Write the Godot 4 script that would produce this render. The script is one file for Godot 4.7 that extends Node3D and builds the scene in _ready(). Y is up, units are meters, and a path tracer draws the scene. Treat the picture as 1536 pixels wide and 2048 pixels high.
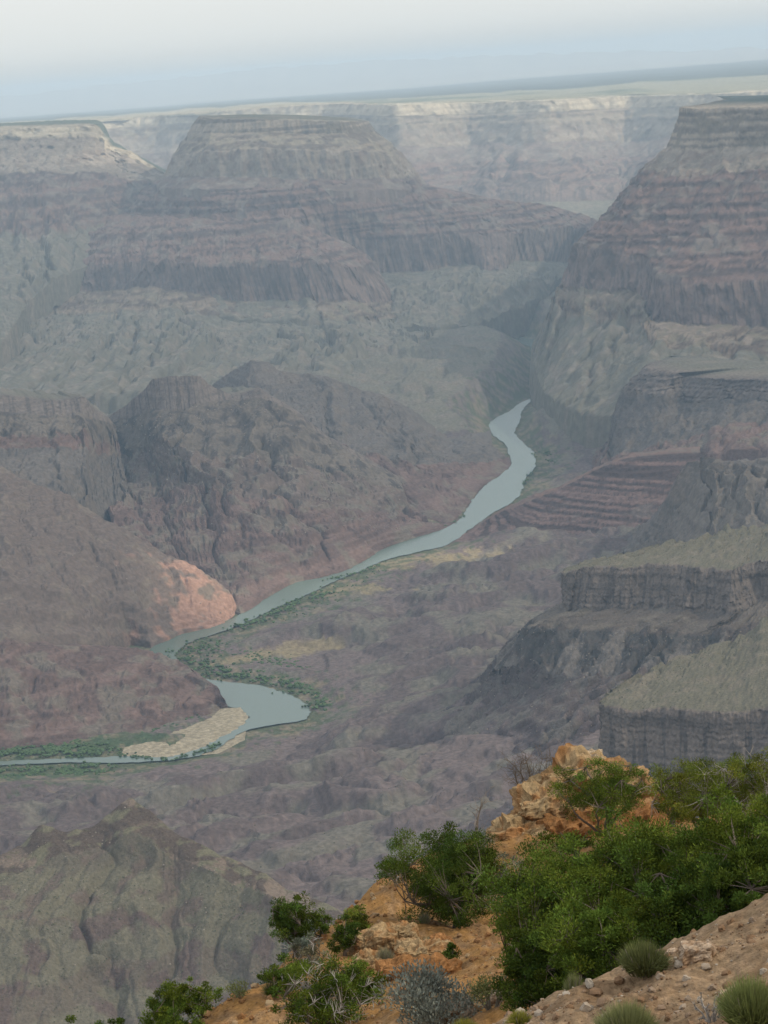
extends Node3D

# A wide desert canyon seen from its rim. Metres; y is up; the eye is at the origin, 1440 m above the river.

var noise_a := FastNoiseLite.new()      # plain fbm
var noise_r := FastNoiseLite.new()      # ridged
var noise_s := FastNoiseLite.new()      # simple, one octave
var noise_c := FastNoiseLite.new()      # cells
var mats := {}
var taken := {}
var feats: Array[Dictionary] = []
var built := {}
var surface_points := {}

# ---------------------------------------------------------------- helpers
func numbered(called: String) -> String:
	if not taken.has(called):
		taken[called] = 0
		return called
	taken[called] += 1
	return "%s_%03d" % [called, taken[called]]

func tag(o: Node, label: String, category: String, group := "", kind := "") -> Node:
	o.set_meta("label", label)
	o.set_meta("category", category)
	if group != "":
		o.set_meta("group", group)
	if kind != "":
		o.set_meta("kind", kind)
	return o

func base(called: String, at := Vector3.ZERO) -> Node3D:
	var o := Node3D.new()
	o.name = numbered(called)
	add_child(o)
	o.position = at
	return o

func mesh_node(called: String, m: Mesh, mat: Material, parent: Node = null) -> MeshInstance3D:
	var o := MeshInstance3D.new()
	o.mesh = m
	o.material_override = mat
	if parent == null:
		o.name = numbered(called)
		add_child(o)
	else:
		o.name = called
		parent.add_child(o, true)
	return o

func array_mesh(v: PackedVector3Array, n: PackedVector3Array, c: PackedColorArray, idx: PackedInt32Array) -> ArrayMesh:
	var a := []
	a.resize(Mesh.ARRAY_MAX)
	a[Mesh.ARRAY_VERTEX] = v
	if n.size():
		a[Mesh.ARRAY_NORMAL] = n
	if c.size():
		a[Mesh.ARRAY_COLOR] = c
	a[Mesh.ARRAY_INDEX] = idx
	var m := ArrayMesh.new()
	m.add_surface_from_arrays(Mesh.PRIMITIVE_TRIANGLES, a)
	return m

# normals and indices of a grid of rows x cols vertices
func grid_normals(v: PackedVector3Array, rows: int, cols: int, away := false) -> PackedVector3Array:
	var out := PackedVector3Array()
	out.resize(v.size())
	for r in rows:
		var r0 := maxi(r - 1, 0) * cols
		var r1 := mini(r + 1, rows - 1) * cols
		for c in cols:
			var du := v[r * cols + mini(c + 1, cols - 1)] - v[r * cols + maxi(c - 1, 0)]
			var dv := v[r1 + c] - v[r0 + c]
			var k := dv.cross(du)
			if away:
				k = -k
			out[r * cols + c] = k.normalized() if k.length_squared() > 1e-12 else Vector3.UP
	return out

func grid_index(rows: int, cols: int, away := false) -> PackedInt32Array:
	var idx := PackedInt32Array()
	idx.resize((rows - 1) * (cols - 1) * 6)
	var k := 0
	for r in rows - 1:
		for c in cols - 1:
			var a := r * cols + c
			if away:
				idx[k] = a; idx[k + 1] = a + cols; idx[k + 2] = a + 1
				idx[k + 3] = a + 1; idx[k + 4] = a + cols; idx[k + 5] = a + cols + 1
			else:
				idx[k] = a; idx[k + 1] = a + 1; idx[k + 2] = a + cols
				idx[k + 3] = a + 1; idx[k + 4] = a + cols + 1; idx[k + 5] = a + cols
			k += 6
	return idx

# a smooth line through the given points, as n points evenly spaced along it
func resample(p: Array, n: int) -> PackedVector3Array:
	var pts := PackedVector3Array()
	for i in p.size() / 3:
		pts.append(Vector3(p[i * 3], p[i * 3 + 1], p[i * 3 + 2]))
	var fine := PackedVector3Array()
	var count := pts.size()
	for i in count - 1:
		var a := pts[maxi(i - 1, 0)]
		var b := pts[i]
		var c := pts[i + 1]
		var d := pts[mini(i + 2, count - 1)]
		for k in 16:
			var t := k / 16.0
			var smooth := b.cubic_interpolate(c, a, d, t)
			fine.append(smooth.lerp(b.lerp(c, t), 0.5))
	fine.append(pts[count - 1])
	var along := PackedFloat32Array()
	along.resize(fine.size())
	along[0] = 0.0
	for i in range(1, fine.size()):
		along[i] = along[i - 1] + Vector2(fine[i].x - fine[i - 1].x, (fine[i].z - fine[i - 1].z) * 0.35).length() + 1e-4
	var total := along[along.size() - 1]
	var out := PackedVector3Array()
	out.resize(n)
	var j := 0
	for i in n:
		var s := total * i / (n - 1.0)
		while j < fine.size() - 2 and along[j + 1] < s:
			j += 1
		out[i] = fine[j].lerp(fine[j + 1], clampf((s - along[j]) / (along[j + 1] - along[j]), 0.0, 1.0))
	return out

func stairs(t: float, steps: int) -> Vector2:
	# across, down: each step is a bench of loose rock and then a short cliff
	var k := floorf(t * steps)
	var f := t * steps - k
	var down := f * 0.62 if f < 0.5 else 0.31 + (f - 0.5) * 1.38
	var over := f * 1.5 if f < 0.5 else 0.75 + (f - 0.5) * 0.5
	return Vector2((k + over) / steps, (k + down) / steps)

# ---------------------------------------------------------------- rock colours (linear): two beds, a patch colour, bed thickness, patch size, patch share
const ROCK := {
	"echo": [[.46, .42, .37], [.40, .37, .33], [.44, .4, .35], 60.0, 2500.0, .3],  # cliff rock lightened, haze painted into its colour
	"plain": [[.10, .115, .085], [.07, .085, .065], [.055, .07, .055], 900.0, 5200.0, .5],
	"plain2": [[.43, .38, .27], [.33, .31, .21], [.17, .19, .12], 900.0, 2600.0, .4],
	"plain_dark": [[.17, .16, .11], [.13, .13, .09], [.2, .17, .12], 60.0, 200.0, .4],
	"kaibab_sunlit": [[.58, .50, .37], [.47, .40, .30], [.36, .3, .22], 26.0, 180.0, .3],  # cream limestone, lightened to paint sun on the far rim
	"kaibab_d": [[0.396, 0.33, 0.259], [0.211, 0.172, 0.136], [0.24, 0.2, 0.15], 22.0, 160.0, 0.35],
	"toroweap": [[0.33, 0.27, 0.209], [0.187, 0.148, 0.117], [0.33, 0.28, 0.21], 24.0, 150.0, 0.4],
	"coconino": [[.37, .31, .25], [.30, .25, .20], [.26, .2, .16], 60.0, 120.0, .4],
	"talus_red": [[0.23, 0.172, 0.148], [0.193, 0.146, 0.125], [0.275, 0.234, 0.2], 30.0, 160.0, 0.45],
	"supai": [[0.233, 0.158, 0.135], [0.114, 0.082, 0.074], [0.225, 0.184, 0.157], 17.0, 170.0, 0.3],
	"redwall": [[0.248, 0.183, 0.159], [0.202, 0.151, 0.134], [0.141, 0.113, 0.103], 90.0, 60.0, 0.35],
	"muav": [[0.259, 0.209, 0.165], [0.133, 0.101, 0.082], [0.23, 0.2, 0.15], 14.0, 120.0, 0.4],
	"tonto": [[0.21, 0.195, 0.154], [0.186, 0.175, 0.141], [0.237, 0.207, 0.169], 200.0, 170.0, 0.4],
	"tapeats": [[.215, .18, .158], [.175, .148, .132], [.135, .115, .105], 15.0, 55.0, 0.16],
	"dox": [[0.215, 0.149, 0.13], [0.161, 0.112, 0.099], [0.205, 0.17, 0.14], 13.0, 120.0, 0.35],
	"dox_red": [[0.245, 0.16, 0.133], [0.182, 0.122, 0.104], [0.203, 0.169, 0.145], 14.0, 110.0, 0.3],
	"dox_redtop": [[0.252, 0.17, 0.139], [0.2, 0.142, 0.118], [0.225, 0.197, 0.167], 16.0, 90.0, 0.4],
	"dox_sunlit_tip": [[.36, .225, .175], [.18, .14, .12], [.21, .17, .14], 14.0, 110.0, .25],  # first colour is red shale with sunlight painted in
	"dox_band": [[0.213, 0.146, 0.131], [0.096, 0.069, 0.065], [0.178, 0.144, 0.131], 9.0, 200.0, 0.2],
	"dox_dark": [[.172, .15, .135], [.14, .122, .11], [.185, .155, .132], 18.0, 130.0, 0.28],
	"dox_grey": [[0.204, 0.165, 0.16], [0.117, 0.092, 0.092], [0.2, 0.175, 0.155], 11.0, 130.0, 0.4],
	"talus_mix": [[.195, .165, .138], [.165, .14, .118], [.10, .085, .078], 40.0, 90.0, .38],
	"dox_talus": [[0.198, 0.154, 0.132], [0.153, 0.117, 0.101], [0.195, 0.17, 0.14], 15.0, 80.0, 0.4],
	"talus_dark": [[.185, .16, .14], [.155, .132, .118], [.2, .175, .15], 12.0, 60.0, 0.4],
	"talus_cone": [[.105, .097, .092], [.125, .105, .098], [.20, .178, .162], 9.0, 26.0, .0],
	"talus_cone2": [[.155, .125, .12], [.135, .108, .104], [.18, .16, .148], 10.0, 40.0, .45],
	"bench": [[.20, .186, .136], [.182, .17, .128], [.225, .2, .155], 60.0, 60.0, 0.35],
	"outcrop": [[0.237, 0.187, 0.149], [0.129, 0.101, 0.084], [0.2, 0.185, 0.125], 9.0, 45.0, 0.4],
	"near_green": [[0.196, 0.179, 0.13], [0.165, 0.146, 0.112], [0.174, 0.138, 0.114], 24.0, 70.0, 0.38],
	"near_green2": [[0.187, 0.171, 0.127], [0.168, 0.143, 0.113], [0.156, 0.119, 0.105], 20.0, 80.0, 0.42],
	"badland": [[0.199, 0.158, 0.15], [0.153, 0.121, 0.116], [0.2, 0.181, 0.151], 10.0, 190.0, 0.42],
}

func rock_color(key: String, p: Vector3, t: float, s: float) -> Color:
	var k: Array = ROCK[key]
	var a: Array = k[0]
	var b: Array = k[1]
	var c: Array = k[2]
	var warp: float = noise_a.get_noise_2d(p.x * .35, p.z * .35) * k[3] * .35
	var bed: float = noise_s.get_noise_2d((p.y + warp) / k[3] * 60.0, 17.0 + p.x * .01) * 3.4 + noise_s.get_noise_2d((p.y + warp) / k[3] * 210.0, 90.0) * 1.3
	var m: float = clampf(.5 + bed, 0.0, 1.0)
	var spot: float = noise_a.get_noise_3d(p.x / k[4] * 110.0, p.y / k[4] * 150.0, p.z / k[4] * 110.0)
	var share: float = clampf((spot * 1.6 + k[5] - .5) * 3.0 + .0, 0.0, 1.0)
	if key == "talus_cone":      # fans of pale fallen rock over dark shale, wider towards their feet
		var cone := noise_s.get_noise_2d(s * 1.15, 3.0) * .75 + .5 + noise_a.get_noise_2d(p.x * 6.0, p.z * 6.0) * .3
		share = clampf((cone - (.98 - t * .7)) * 8.0, 0.0, 1.0)
	elif key == "redwall" or key == "tapeats":    # dark streaks of desert varnish run down the cliff
		var streak: float = noise_a.get_noise_2d(s / k[4] * 320.0, p.y / k[4] * 22.0)
		share = clampf((streak * 1.8 + k[5] - .45) * 4.0, 0.0, 1.0)
	var grain := 1.0 + noise_a.get_noise_3d(p.x * 4.1, p.y * 5.0, p.z * 4.1) * .15
	if key == "dox_sunlit_tip":      # red shale towards the river, brightened to carry the patch of sun there
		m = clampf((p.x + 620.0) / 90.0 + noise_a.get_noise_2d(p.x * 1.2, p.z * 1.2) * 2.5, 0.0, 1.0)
	var r: float = lerpf(lerpf(b[0], a[0], m), c[0], share) * grain
	var g: float = lerpf(lerpf(b[1], a[1], m), c[1], share) * grain
	var bl: float = lerpf(lerpf(b[2], a[2], m), c[2], share) * grain
	return Color(r, g, bl)

# ---------------------------------------------------------------- land drawn between contour lines
func feature(id: String, n: int, wave: float, skirt: Vector2, lines: Array, gaps: Array) -> void:
	feats.append({"skirt": skirt, "id": id, "n": n, "w": wave, "lines": lines, "gaps": gaps})

func build_feature(at: int) -> void:
	var f: Dictionary = feats[at]
	var n: int = f.n
	var w: float = f.w
	var lines := []
	for l in f.lines:
		lines.append(resample(l[2], n))
	var first: PackedVector3Array = lines[0]
	var last: PackedVector3Array = lines[lines.size() - 1]
	var out_dir := PackedVector3Array()
	out_dir.resize(n)
	var along := PackedFloat32Array()
	along.resize(n)
	var mid: PackedVector3Array = lines[lines.size() / 2]
	var rim: PackedVector3Array = lines[1]
	for j in n:
		along[j] = 0.0 if j == 0 else along[j - 1] + Vector2(mid[j].x - mid[j - 1].x, mid[j].z - mid[j - 1].z).length()
		var d := last[j] - first[j]
		var tang := rim[mini(j + 6, n - 1)] - rim[maxi(j - 6, 0)]
		var nrm := Vector3(-tang.z, 0.0, tang.x).normalized()
		d.y = 0.0
		d = d.normalized()
		if nrm.dot(d) < 0.0:
			nrm = -nrm
		out_dir[j] = (nrm + d * 1.2).normalized()
	var rows := 2
	for g in f.gaps:
		rows += g[0]
	var v := PackedVector3Array()
	var c := PackedColorArray()
	v.resize(rows * n)
	c.resize(rows * n)
	var row := 0
	var inv := 100.0 / w
	for gi in f.gaps.size():
		var g: Array = f.gaps[gi]
		var count: int = g[0]
		var shape: String = g[1]
		var key: String = g[2]
		var la: PackedVector3Array = lines[gi]
		var lb: PackedVector3Array = lines[gi + 1]
		var steps := 0
		if shape.begins_with("stairs"):
			steps = int(shape.substr(6))
		var ledge := 14.0 if key.begins_with("dox") else 0.0
		var bedded := 1.0 if key in ["supai", "muav", "toroweap", "tapeats", "dox_band"] else .25
		var final: bool = gi == f.gaps.size() - 1
		for r in count + (1 if final else 0):
			var t := r / float(count)
			var hv := Vector2(t, t)
			if steps:
				hv = stairs(t, steps).lerp(hv, .15) if t < 1.0 else Vector2.ONE
			elif shape == "talus":
				hv = Vector2(t, 1.0 - (1.0 - t) * (1.0 - t) * .6 - (1.0 - t) * .4)
			var ca: float = lerpf(f.lines[gi][0], f.lines[gi + 1][0], t)
			var ga: float = lerpf(f.lines[gi][1], f.lines[gi + 1][1], t)
			for j in n:
				var a := la[j]
				var b := lb[j]
				var p := Vector3(lerpf(a.x, b.x, hv.x), lerpf(a.y, b.y, hv.y), lerpf(a.z, b.z, hv.x))
				var px := p.x * inv
				var pz := p.z * inv
				if ca > 0.0:
					var flute := noise_a.get_noise_3d(px * .33, p.y * inv * .04, pz * .33) * 1.2 + noise_r.get_noise_3d(px, p.y * inv * .06, pz) * .7 + noise_r.get_noise_3d(px * 2.7, p.y * inv * .16, pz * 2.7) * .32 + noise_a.get_noise_3d(px * 8.0, p.y * inv * 2.0, pz * 8.0) * .16
					var bed := noise_s.get_noise_2d(p.y * inv * 9.0 + noise_a.get_noise_2d(px * .5, pz * .5) * 30.0, 40.0)
					p.y += noise_a.get_noise_2d(px * 5.0 + 31.0, pz * 5.0) * minf(ca, 14.0) * .35
					p += out_dir[j] * (flute * ca + clampf(bed * 2.5, -.5, .5) * .2 * minf(ca, 24.0) * bedded)
				if ga > 0.0:
					var sj := along[j] * inv + noise_a.get_noise_2d(px * 1.1, pz * 1.1) * 38.0
					# rounded ribs with sharp ravines between them, running down the slope
					var gully := absf(noise_s.get_noise_2d(sj * 1.0, row * .10)) * 1.5 + absf(noise_s.get_noise_2d(sj * 2.6 + 71.0, row * .22)) * .62 + absf(noise_s.get_noise_2d(sj * 6.3 + 17.0, row * .4)) * .22 - .75 + noise_a.get_noise_3d(px * 1.1, p.y * inv, pz * 1.1) * .25 + noise_s.get_noise_3d(px * 16.0, p.y * inv * 6.0, pz * 16.0) * .05
					p.y += gully * ga
					if ledge > 0.0:
						var q := (p.y + noise_a.get_noise_2d(px * .4, pz * .4) * 14.0) / ledge
						var fq := q - floorf(q)
						p.y += (smoothstep(.35, .95, fq) - fq) * ledge * .5
				v[row * n + j] = p
				c[row * n + j] = rock_color(key, p, t, along[j])
			row += 1
	for j in n:      # the foot runs on under the ground it stands in
		var foot := v[(row - 1) * n + j]
		v[row * n + j] = foot + out_dir[j] * f.skirt.x - Vector3(0, f.skirt.y, 0)
		c[row * n + j] = c[(row - 1) * n + j]
	surface_points[f.id] = [v, rows, n]
	built[f.id] = array_mesh(v, grid_normals(v, rows, n), c, grid_index(rows, n))

# ---------------------------------------------------------------- smooth surface through scattered heights (thin plate)
class Plate:
	var px := PackedFloat64Array()
	var pz := PackedFloat64Array()
	var wt := PackedFloat64Array()
	var unit := 1.0
	func _init(pts: Array, u: float, soft: float) -> void:
		unit = u
		var n := pts.size() / 3
		var m := n + 3
		var a := []
		for i in n:
			px.append(pts[i * 3] / u)
			pz.append(pts[i * 3 + 2] / u)
		for i in m:
			var rowv := PackedFloat64Array()
			rowv.resize(m + 1)
			a.append(rowv)
		for i in n:
			for j in n:
				var d2 := (px[i] - px[j]) * (px[i] - px[j]) + (pz[i] - pz[j]) * (pz[i] - pz[j])
				a[i][j] = soft if i == j else d2 * log(maxf(d2, 1e-9)) * .5
			a[i][n] = 1.0; a[i][n + 1] = px[i]; a[i][n + 2] = pz[i]
			a[n][i] = 1.0; a[n + 1][i] = px[i]; a[n + 2][i] = pz[i]
			a[i][m] = pts[i * 3 + 1]
		for i in m:
			var best := i
			for r in range(i + 1, m):
				if absf(a[r][i]) > absf(a[best][i]):
					best = r
			var tmp = a[i]
			a[i] = a[best]
			a[best] = tmp
			for r in range(i + 1, m):
				var q: float = a[r][i] / a[i][i]
				if q != 0.0:
					for k in range(i, m + 1):
						a[r][k] -= q * a[i][k]
		wt.resize(m)
		for i in range(m - 1, -1, -1):
			var s: float = a[i][m]
			for k in range(i + 1, m):
				s -= a[i][k] * wt[k]
			wt[i] = s / a[i][i]
	func at(x: float, z: float) -> float:
		x /= unit
		z /= unit
		var n := px.size()
		var s := wt[n] + wt[n + 1] * x + wt[n + 2] * z
		for i in n:
			var d2 := (px[i] - x) * (px[i] - x) + (pz[i] - z) * (pz[i] - z)
			if d2 > 1e-9:
				s += wt[i] * d2 * log(d2) * .5
		return s

# ---------------------------------------------------------------- valley floor and river
const RIVER_Y := -1440.0
var river_a := PackedVector3Array()
var river_b := PackedVector3Array()
var river_rise := PackedFloat32Array()
var valley_v := PackedVector3Array()
var valley_c := PackedColorArray()
var valley_bank := PackedFloat32Array()
var valley_coarse := PackedFloat32Array()
const SAND := [[60, -6650, 330, 110, -.35], [-200, -6380, 260, 70, -.5], [-330, -5680, 200, 60, .2]]      # x, z, half lengths, turn of the sandy flats
const REEDS := [[-720, -4900, 330, 190], [-1050, -4880, 300, 160]]
const V_COLS := 620
const V_ROWS := 460
const V_AZ := 13.5
const V_NEAR := 2350.0
const V_FAR := 15500.0

func bank_distance(x: float, z: float) -> Vector2:
	# metres outside the water (negative inside), and how far the bank takes to rise there
	var best := 1e9
	var rise := 100.0
	for i in river_a.size() - 1:
		var p := (river_a[i] + river_b[i]) * .5
		var q := (river_a[i + 1] + river_b[i + 1]) * .5
		var dx := q.x - p.x
		var dz := q.z - p.z
		var t := clampf(((x - p.x) * dx + (z - p.z) * dz) / (dx * dx + dz * dz), 0.0, 1.0)
		var ex := x - p.x - dx * t
		var ez := z - p.z - dz * t
		var half := lerpf(river_a[i].distance_to(river_b[i]), river_a[i + 1].distance_to(river_b[i + 1]), t) * .42
		var d := sqrt(ex * ex + ez * ez) - half
		if d < best:
			best = d
			rise = lerpf(river_rise[i], river_rise[i + 1], t)
	return Vector2(best, rise)

func valley_row(r: int) -> void:
	var d := V_NEAR * pow(V_FAR / V_NEAR, r / (V_ROWS - 1.0))
	for j in V_COLS:
		var az := deg_to_rad(lerpf(-V_AZ, V_AZ, j / (V_COLS - 1.0)))
		var x := d * sin(az)
		var z := -d * cos(az)
		# coarse heights, eased between the four nearest
		var fr := r / (V_ROWS - 1.0) * 59.0
		var fc := j / (V_COLS - 1.0) * 49.0
		var r0 := mini(int(fr), 58)
		var c0 := mini(int(fc), 48)
		var tr := fr - r0
		var tc := fc - c0
		var k := r0 * 50 + c0
		var h := lerpf(lerpf(valley_coarse[k], valley_coarse[k + 1], tc), lerpf(valley_coarse[k + 50], valley_coarse[k + 51], tc), tr)
		var bd := bank_distance(x, z)
		var wild := smoothstep(0.0, 420.0, bd.x)
		var wx := x * .55 + noise_a.get_noise_2d(x * .2, z * .2) * 170.0
		var wz := z + noise_a.get_noise_2d(x * .2 + 900.0, z * .2) * 170.0
		var ridge := absf(noise_s.get_noise_2d(wx * .22, wz * .22)) * 1.1 + absf(noise_s.get_noise_2d(wx * .55 + 55.0, wz * .55)) * .5 + absf(noise_s.get_noise_2d(wx * 1.4, wz * 1.4 + 9.0)) * .17 + noise_s.get_noise_2d(wx * 4.5, wz * 4.5) * .03 - .45
		h += ridge * 52.0 * wild
		var ledge := 17.0
		var q := h / ledge
		var fq := q - floorf(q)
		h = lerpf(h, (floorf(q) + smoothstep(.6, .85, fq)) * ledge, .5 * wild)
		h = maxf(h, RIVER_Y + 2.0 + noise_a.get_noise_2d(x * 2.0, z * 2.0) * 2.0)
		var bank := clampf(bd.x / bd.y, 0.0, 1.0)
		h = lerpf(RIVER_Y - 3.0, h, bank * bank * (3.0 - 2.0 * bank)) if bd.x > 0.0 else RIVER_Y - 3.0 + maxf(bd.x, -60.0) * .03
		var p := Vector3(x, h, z)
		valley_v[r * V_COLS + j] = p
		var c := rock_color("tapeats" if d > 8700.0 and bank > .06 and bank < .97 else "tonto" if d > 8600.0 and h > -1400.0 else "badland", p, .5, x + z)
		for g in REEDS:
			var rx: float = (x - g[0]) / g[2]
			var rz: float = (z - g[1]) / g[3]
			var reedy := 1.0 - sqrt(rx * rx + rz * rz) + noise_a.get_noise_2d(x * 1.3, z * 1.3) * .5
			c = c.lerp(Color(.085, .125, .065), clampf(reedy * 4.0, 0.0, 1.0))
		for g in SAND:
			var ex: float = (x - g[0]) * cos(g[4]) - (z - g[1]) * sin(g[4])
			var ez: float = (x - g[0]) * sin(g[4]) + (z - g[1]) * cos(g[4])
			var sandy := 1.0 - sqrt(ex * ex / (g[2] * g[2]) + ez * ez / (g[3] * g[3])) + noise_a.get_noise_2d(x * .9, z * .9) * .9 + noise_a.get_noise_2d(x * 5.0, z * 5.0) * .3
			c = c.lerp(Color(.33, .27, .165), clampf(sandy * 3.0, 0.0, 1.0) * .85)
		if bd.x < bd.y * 1.6:      # beaches and thickets by the water
			var n1 := noise_a.get_noise_2d(x * 1.1, z * 1.1) + noise_a.get_noise_2d(x * 4.0, z * 4.0) * .5
			var sand := clampf((n1 + .55 - bd.x / bd.y) * 3.0, 0.0, 1.0)
			c = c.lerp(Color(.27, .225, .155), sand * .8)
			var n2 := noise_a.get_noise_2d(x * 1.6 + 400.0, z * 1.6) + noise_a.get_noise_2d(x * 6.0, z * 6.0) * .6
			var green := clampf((n2 + .38 - bd.x / bd.y * .7) * 4.0, 0.0, 1.0)
			c = c.lerp(Color(.10, .125, .07), green * .85)
		valley_c[r * V_COLS + j] = c

func build_valley(points: Array) -> void:
	var plate := Plate.new(points, 1000.0, .02)
	valley_coarse.resize(60 * 50)
	for r in 60:
		var d := V_NEAR * pow(V_FAR / V_NEAR, r / 59.0)
		for j in 50:
			var az := deg_to_rad(lerpf(-V_AZ, V_AZ, j / 49.0))
			valley_coarse[r * 50 + j] = clampf(plate.at(d * sin(az), -d * cos(az)), -1440.0, -950.0)
	valley_v.resize(V_ROWS * V_COLS)
	valley_c.resize(V_ROWS * V_COLS)
	var task := WorkerThreadPool.add_group_task(valley_row, V_ROWS)
	WorkerThreadPool.wait_for_group_task_completion(task)
	var m := array_mesh(valley_v, grid_normals(valley_v, V_ROWS, V_COLS, true), valley_c, grid_index(V_ROWS, V_COLS, true))
	tag(mesh_node("valley_floor", m, mats.rock), "mauve and tan badland floor of the canyon around the river", "valley floor", "", "structure")

func build_river() -> void:
	var v := PackedVector3Array()
	var pa := []
	var pb := []
	for i in river_a.size():
		pa.append_array([river_a[i].x, RIVER_Y, river_a[i].z])
		pb.append_array([river_b[i].x, RIVER_Y, river_b[i].z])
	var n := 420
	# matched points of both banks, eased
	var la := PackedVector3Array()
	var lb := PackedVector3Array()
	var count := river_a.size()
	for i in count - 1:
		for k in 9:
			var t := k / 9.0
			la.append(river_a[i].cubic_interpolate(river_a[i + 1], river_a[maxi(i - 1, 0)], river_a[mini(i + 2, count - 1)], t))
			lb.append(river_b[i].cubic_interpolate(river_b[i + 1], river_b[maxi(i - 1, 0)], river_b[mini(i + 2, count - 1)], t))
	n = la.size()
	for r in 7:
		for i in n:
			var p := la[i].lerp(lb[i], r / 6.0)
			if r == 0 or r == 6:
				var edge := (lb[i] - la[i]).normalized() * (noise_a.get_noise_2d(p.x * 3.0, p.z * 3.0) * 9.0)
				p += edge
			v.append(Vector3(p.x, RIVER_Y, p.z))
	var nn := PackedVector3Array()
	nn.resize(v.size())
	nn.fill(Vector3.UP)
	tag(mesh_node("river", array_mesh(v, nn, PackedColorArray(), grid_index(7, n, true)), mats.water), "pale green river winding along the canyon floor", "river", "", "structure")

# ---------------------------------------------------------------- clouds: a bank high up to the right, outside the picture, whose shade lies on the near canyon; the sun comes through its gaps
func build_cloud(sun_from: Vector3) -> void:
	var gaps := [[-450, -1370, -6220, 400, 300], [-150, -1425, -6420, 320, 200], [150, -1430, -6700, 380, 260], [-1520, -420, -15000, 420, 700], [330, -1100, -12600, 120, 260], [1100, -1100, -13900, 160, 400], [420, -560, -13500, 160, 300]]
	var height := 9000.0
	var cell := 240.0
	var cols := 78
	var rows := 98
	var corner := Vector3(-7000, -1000, -15400) + sun_from * ((height + 1000.0) / sun_from.y)
	var top := PackedVector3Array()
	var low := PackedVector3Array()
	var thick := PackedFloat32Array()
	for r in rows:
		for q in cols:
			var p := corner + Vector3(q * cell, 0, r * cell)
			var e := minf(minf(q, cols - 1.0 - q), minf(r, rows - 1.0 - r)) * .16
			var f := minf(1.0, e) + noise_a.get_noise_2d(p.x * .035, p.z * .035) * .7
			for g in gaps:
				var on: Vector3 = Vector3(g[0], g[1], g[2]) + sun_from * ((height - g[1]) / sun_from.y)
				var dx: float = (p.x - on.x) / g[3]
				var dz: float = (p.z - on.z) / g[4]
				f = minf(f, (sqrt(dx * dx + dz * dz) - 1.0) * 1.2)
			f = clampf(f, -1.0, 1.0)
			thick.append(f)
			var lump := noise_a.get_noise_2d(p.x * .12, p.z * .12)
			top.append(p + Vector3(0, maxf(f, 0.0) * (260.0 + lump * 240.0), 0))
			low.append(p - Vector3(0, maxf(f, 0.0) * (90.0 + lump * 60.0), 0))
	var v := PackedVector3Array(top)
	v.append_array(low)
	var idx := PackedInt32Array()
	var half := rows * cols
	for r in rows - 1:
		for q in cols - 1:
			var a := r * cols + q
			if maxf(maxf(thick[a], thick[a + 1]), maxf(thick[a + cols], thick[a + cols + 1])) <= 0.0:
				continue
			idx.append_array([a, a + 1, a + cols, a + 1, a + cols + 1, a + cols])
			idx.append_array([half + a, half + a + cols, half + a + 1, half + a + 1, half + a + cols, half + a + cols + 1])
	tag(mesh_node("cloud_bank", array_mesh(v, PackedVector3Array(), PackedColorArray(), idx), mats.cloud), "broken white cloud bank high above the canyon", "cloud", "", "structure")

func scatter(called: String, label: String, category: String, m: Mesh, mat: Material, where: Array[Transform3D], tint: Array[Color]) -> void:
	var mm := MultiMesh.new()
	mm.transform_format = MultiMesh.TRANSFORM_3D
	mm.use_colors = true
	mm.mesh = m
	mm.instance_count = where.size()
	for k in where.size():
		mm.set_instance_transform(k, where[k])
		mm.set_instance_color(k, tint[k])
	var o := MultiMeshInstance3D.new()
	o.name = called
	o.multimesh = mm
	o.material_override = mat
	add_child(o)
	tag(o, label, category, "", "stuff")

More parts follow.
